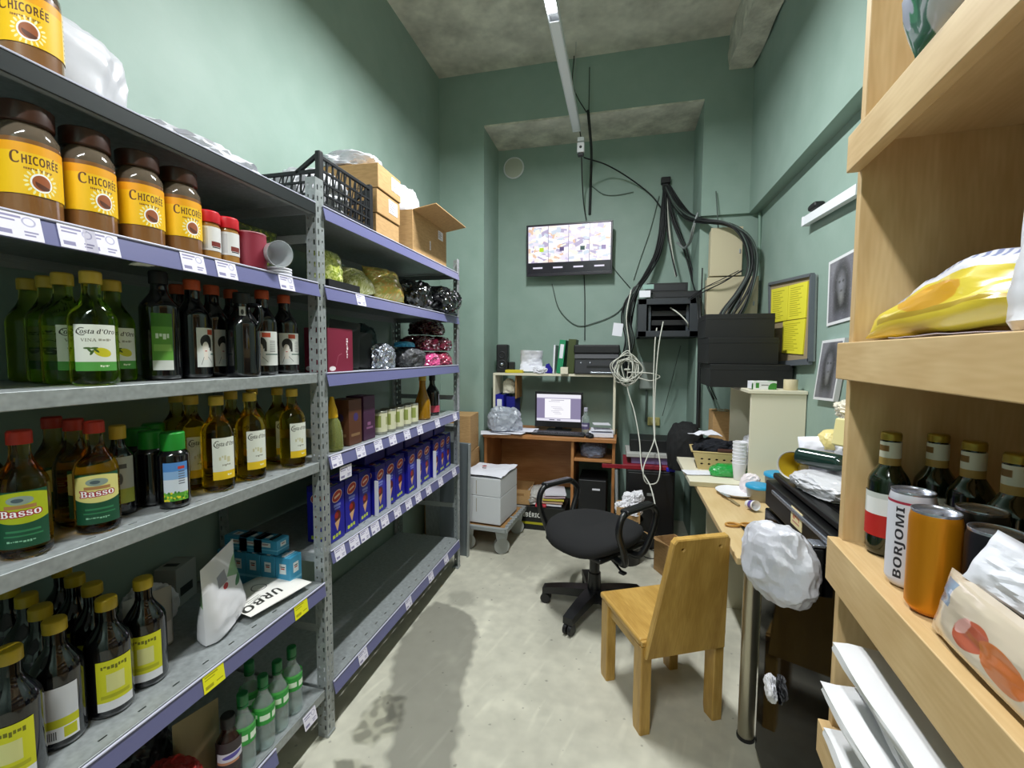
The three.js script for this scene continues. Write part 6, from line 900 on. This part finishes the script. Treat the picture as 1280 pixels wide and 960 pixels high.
// ---------------------------------------------------------------- wooden chair seen from behind
{
  const o = thing('wooden_chair', 'low solid wooden chair with tapered plank back', 'chair', [.17, 0, -1.895], 27 * D2R), w = .35, d = .33, sh = .37; // local +z is the back of the chair
  const leg = (x, z, k) => { const g = extr([[-.026, 0], [.02, .0], [.026, .03], [.026, sh - .03], [-.026, sh - .03], [-.026, .02]], .036, .004); g.translate(0, 0, -.018); const m = part(o, 'leg', uvWood(g, 1, .5, k), M.chairWood); m.position.set(x, 0, z); m.rotation.y = Math.PI / 2 * (z > 0 ? 1 : 1); return m; };
  leg(-w / 2 + .02, d / 2 - .02, .1); leg(w / 2 - .02, d / 2 - .02, .3); leg(-w / 2 + .02, -d / 2 + .02, .5); leg(w / 2 - .02, -d / 2 + .02, .8);
  part(o, 'seat', uvWood(B(w + .012, .028, d + .02, 0, sh - .028, -.012, .01), 2, .5, .4), M.chairWood);
  for (const s of [1, -1]) part(o, 'apron', uvWood(B(.018, .05, d - .06, s * (w / 2 - .02), sh - .078, 0, .002), 2, .5, .2), M.chairWood);
  const b = extr([[-.163, 0], [.163, 0], [.11, .462], [.1, .475], [-.1, .475], [-.11, .462]], .02, .004, [Array.from({ length: 10 }, (_, k) => [-.075 + .009 * Math.cos(k / 10 * 6.283), .44 + .009 * Math.sin(k / 10 * 6.283)]), Array.from({ length: 10 }, (_, k) => [.075 + .009 * Math.cos(k / 10 * 6.283), .44 + .009 * Math.sin(k / 10 * 6.283)])]);
  const bk = part(o, 'backrest', uvWood(b, 1, .5, .6), M.chairWood); bk.position.set(0, sh - .06, d / 2 + .002); bk.rotation.x = .16;
  for (const s of [1, -1]) part(o, 'peg', B(.03, .02, .014, s * (w / 2 - .012), sh - .024, d / 2 + .006, .004), M.chairWood);
}
// ---------------------------------------------------------------- office chair without a back
{
  const o = thing('office_chair', 'black office chair with loop armrests and no backrest', 'chair', [-.125, 0, -2.46], -38 * D2R), pl = S({ color: 0x17181a, roughness: .35 }), fab = S({ color: 0x1c1c1e, roughness: .95 });
  const sg = (() => { // rounded cushion: a squared oval with a soft rim and a drooping front
    const n = 44, m = 12, pos = [], idx = [];
    for (let j = 0; j <= m; j++) for (let i = 0; i < n; i++) {
      const a = i / n * 6.2832, ca = Math.cos(a), sa = Math.sin(a), q = (t) => Math.sign(t) * Math.pow(Math.abs(t), .72);
      const t = j / m * Math.PI, R = Math.pow(Math.sin(t), .42), yy = Math.sign(Math.cos(t)) * Math.pow(Math.abs(Math.cos(t)), .7);
      let x = .25 * q(ca) * R, z = .245 * q(sa) * R; x *= 1 - .14 * Math.max(0, -z / .245);
      const y = yy * .045 - .045 * Math.pow(Math.max(0, z / .245), 2.5) + .018 * Math.pow(Math.abs(x) / .25, 2) - (yy > 0 ? .012 * Math.exp(-(x * x + z * z) / .012) : 0);
      pos.push(x, .455 + y, z);
    }
    for (let j = 0; j < m; j++) for (let i = 0; i < n; i++) { const a = j * n + i, b = j * n + (i + 1) % n, c = a + n, d = b + n; idx.push(a, b, d, a, d, c); }
    const g = new THREE.BufferGeometry(); g.setAttribute('position', new THREE.Float32BufferAttribute(pos, 3)); g.setIndex(idx); g.computeVertexNormals(); return g;
  })();
  part(o, 'seat', sg, fab); part(o, 'seat_pan', [B(.4, .03, .38, 0, .385, 0, .012), B(.2, .03, .22, 0, .36, 0, .01)], pl);
  part(o, 'gas_column', [Cy(.028, .2, 0, .18, 0, 20), Cy(.04, .15, 0, .07, 0, 20, .034)], pl); part(o, 'tilt_lever', [tube([[.03, .37, .02], [.16, .36, .05], [.24, .345, .08]], .006, 20, 8), B(.035, .012, .03, .255, .335, .085, .005)], pl);
  for (const s of [1, -1]) { // loop armrest
    const pts = [[s * .17, .385, .06], [s * .27, .39, .09], [s * .285, .46, .12], [s * .285, .58, .16], [s * .285, .645, .13], [s * .285, .66, .02], [s * .285, .65, -.1], [s * .28, .6, -.15], [s * .275, .48, -.11], [s * .25, .39, -.06], [s * .17, .385, -.05]];
    const a = part(o, 'armrest', tube(pts, .017, 90, 10).scale(1, 1, 1), pl); part(a, 'arm_pad', B(.055, .026, .22, s * .285, .65, .015, .012), pl);
  }
  const base = [[113.7, 0], [185, 1], [257, 2], [329, 3], [41, 4]]; const th0 = 38 * D2R;
  part(o, 'base_hub', Cy(.045, .07, 0, .06, 0, 20, .036), pl);
  for (const [deg] of base) {
    const a = deg * D2R; const dx = Math.cos(a), dz = Math.sin(a); const wx = dx * Math.cos(38 * D2R) - dz * Math.sin(38 * D2R) * -1 * -1, _ = 0;
    const v = V(dx, 0, dz).applyAxisAngle(V(0, 1, 0), 38 * D2R); const yaw = Math.atan2(v.x, v.z);
    const g = (() => { const q = new THREE.BoxGeometry(.064, .042, .27, 3, 2, 6).translate(0, 0, .155); const p = q.attributes.position; for (let i = 0; i < p.count; i++) { const t = p.getZ(i) / .29; p.setX(i, p.getX(i) * (1.1 - .25 * t)); p.setY(i, p.getY(i) * (1.25 - .4 * t) + .105 - .03 * t * t); } q.computeVertexNormals(); return toCreasedNormals(q, .7); })();
    const l = part(o, 'base_leg', g, pl); l.rotation.y = yaw;
    const c = part(l, 'castor', [new THREE.CylinderGeometry(.028, .028, .018, 18).rotateZ(Math.PI / 2).translate(-.014, .028, .275), new THREE.CylinderGeometry(.028, .028, .018, 18).rotateZ(Math.PI / 2).translate(.014, .028, .275), B(.02, .04, .03, 0, .035, .268, .006)], M.black);
  }
}
renderer.render(scene, camera);
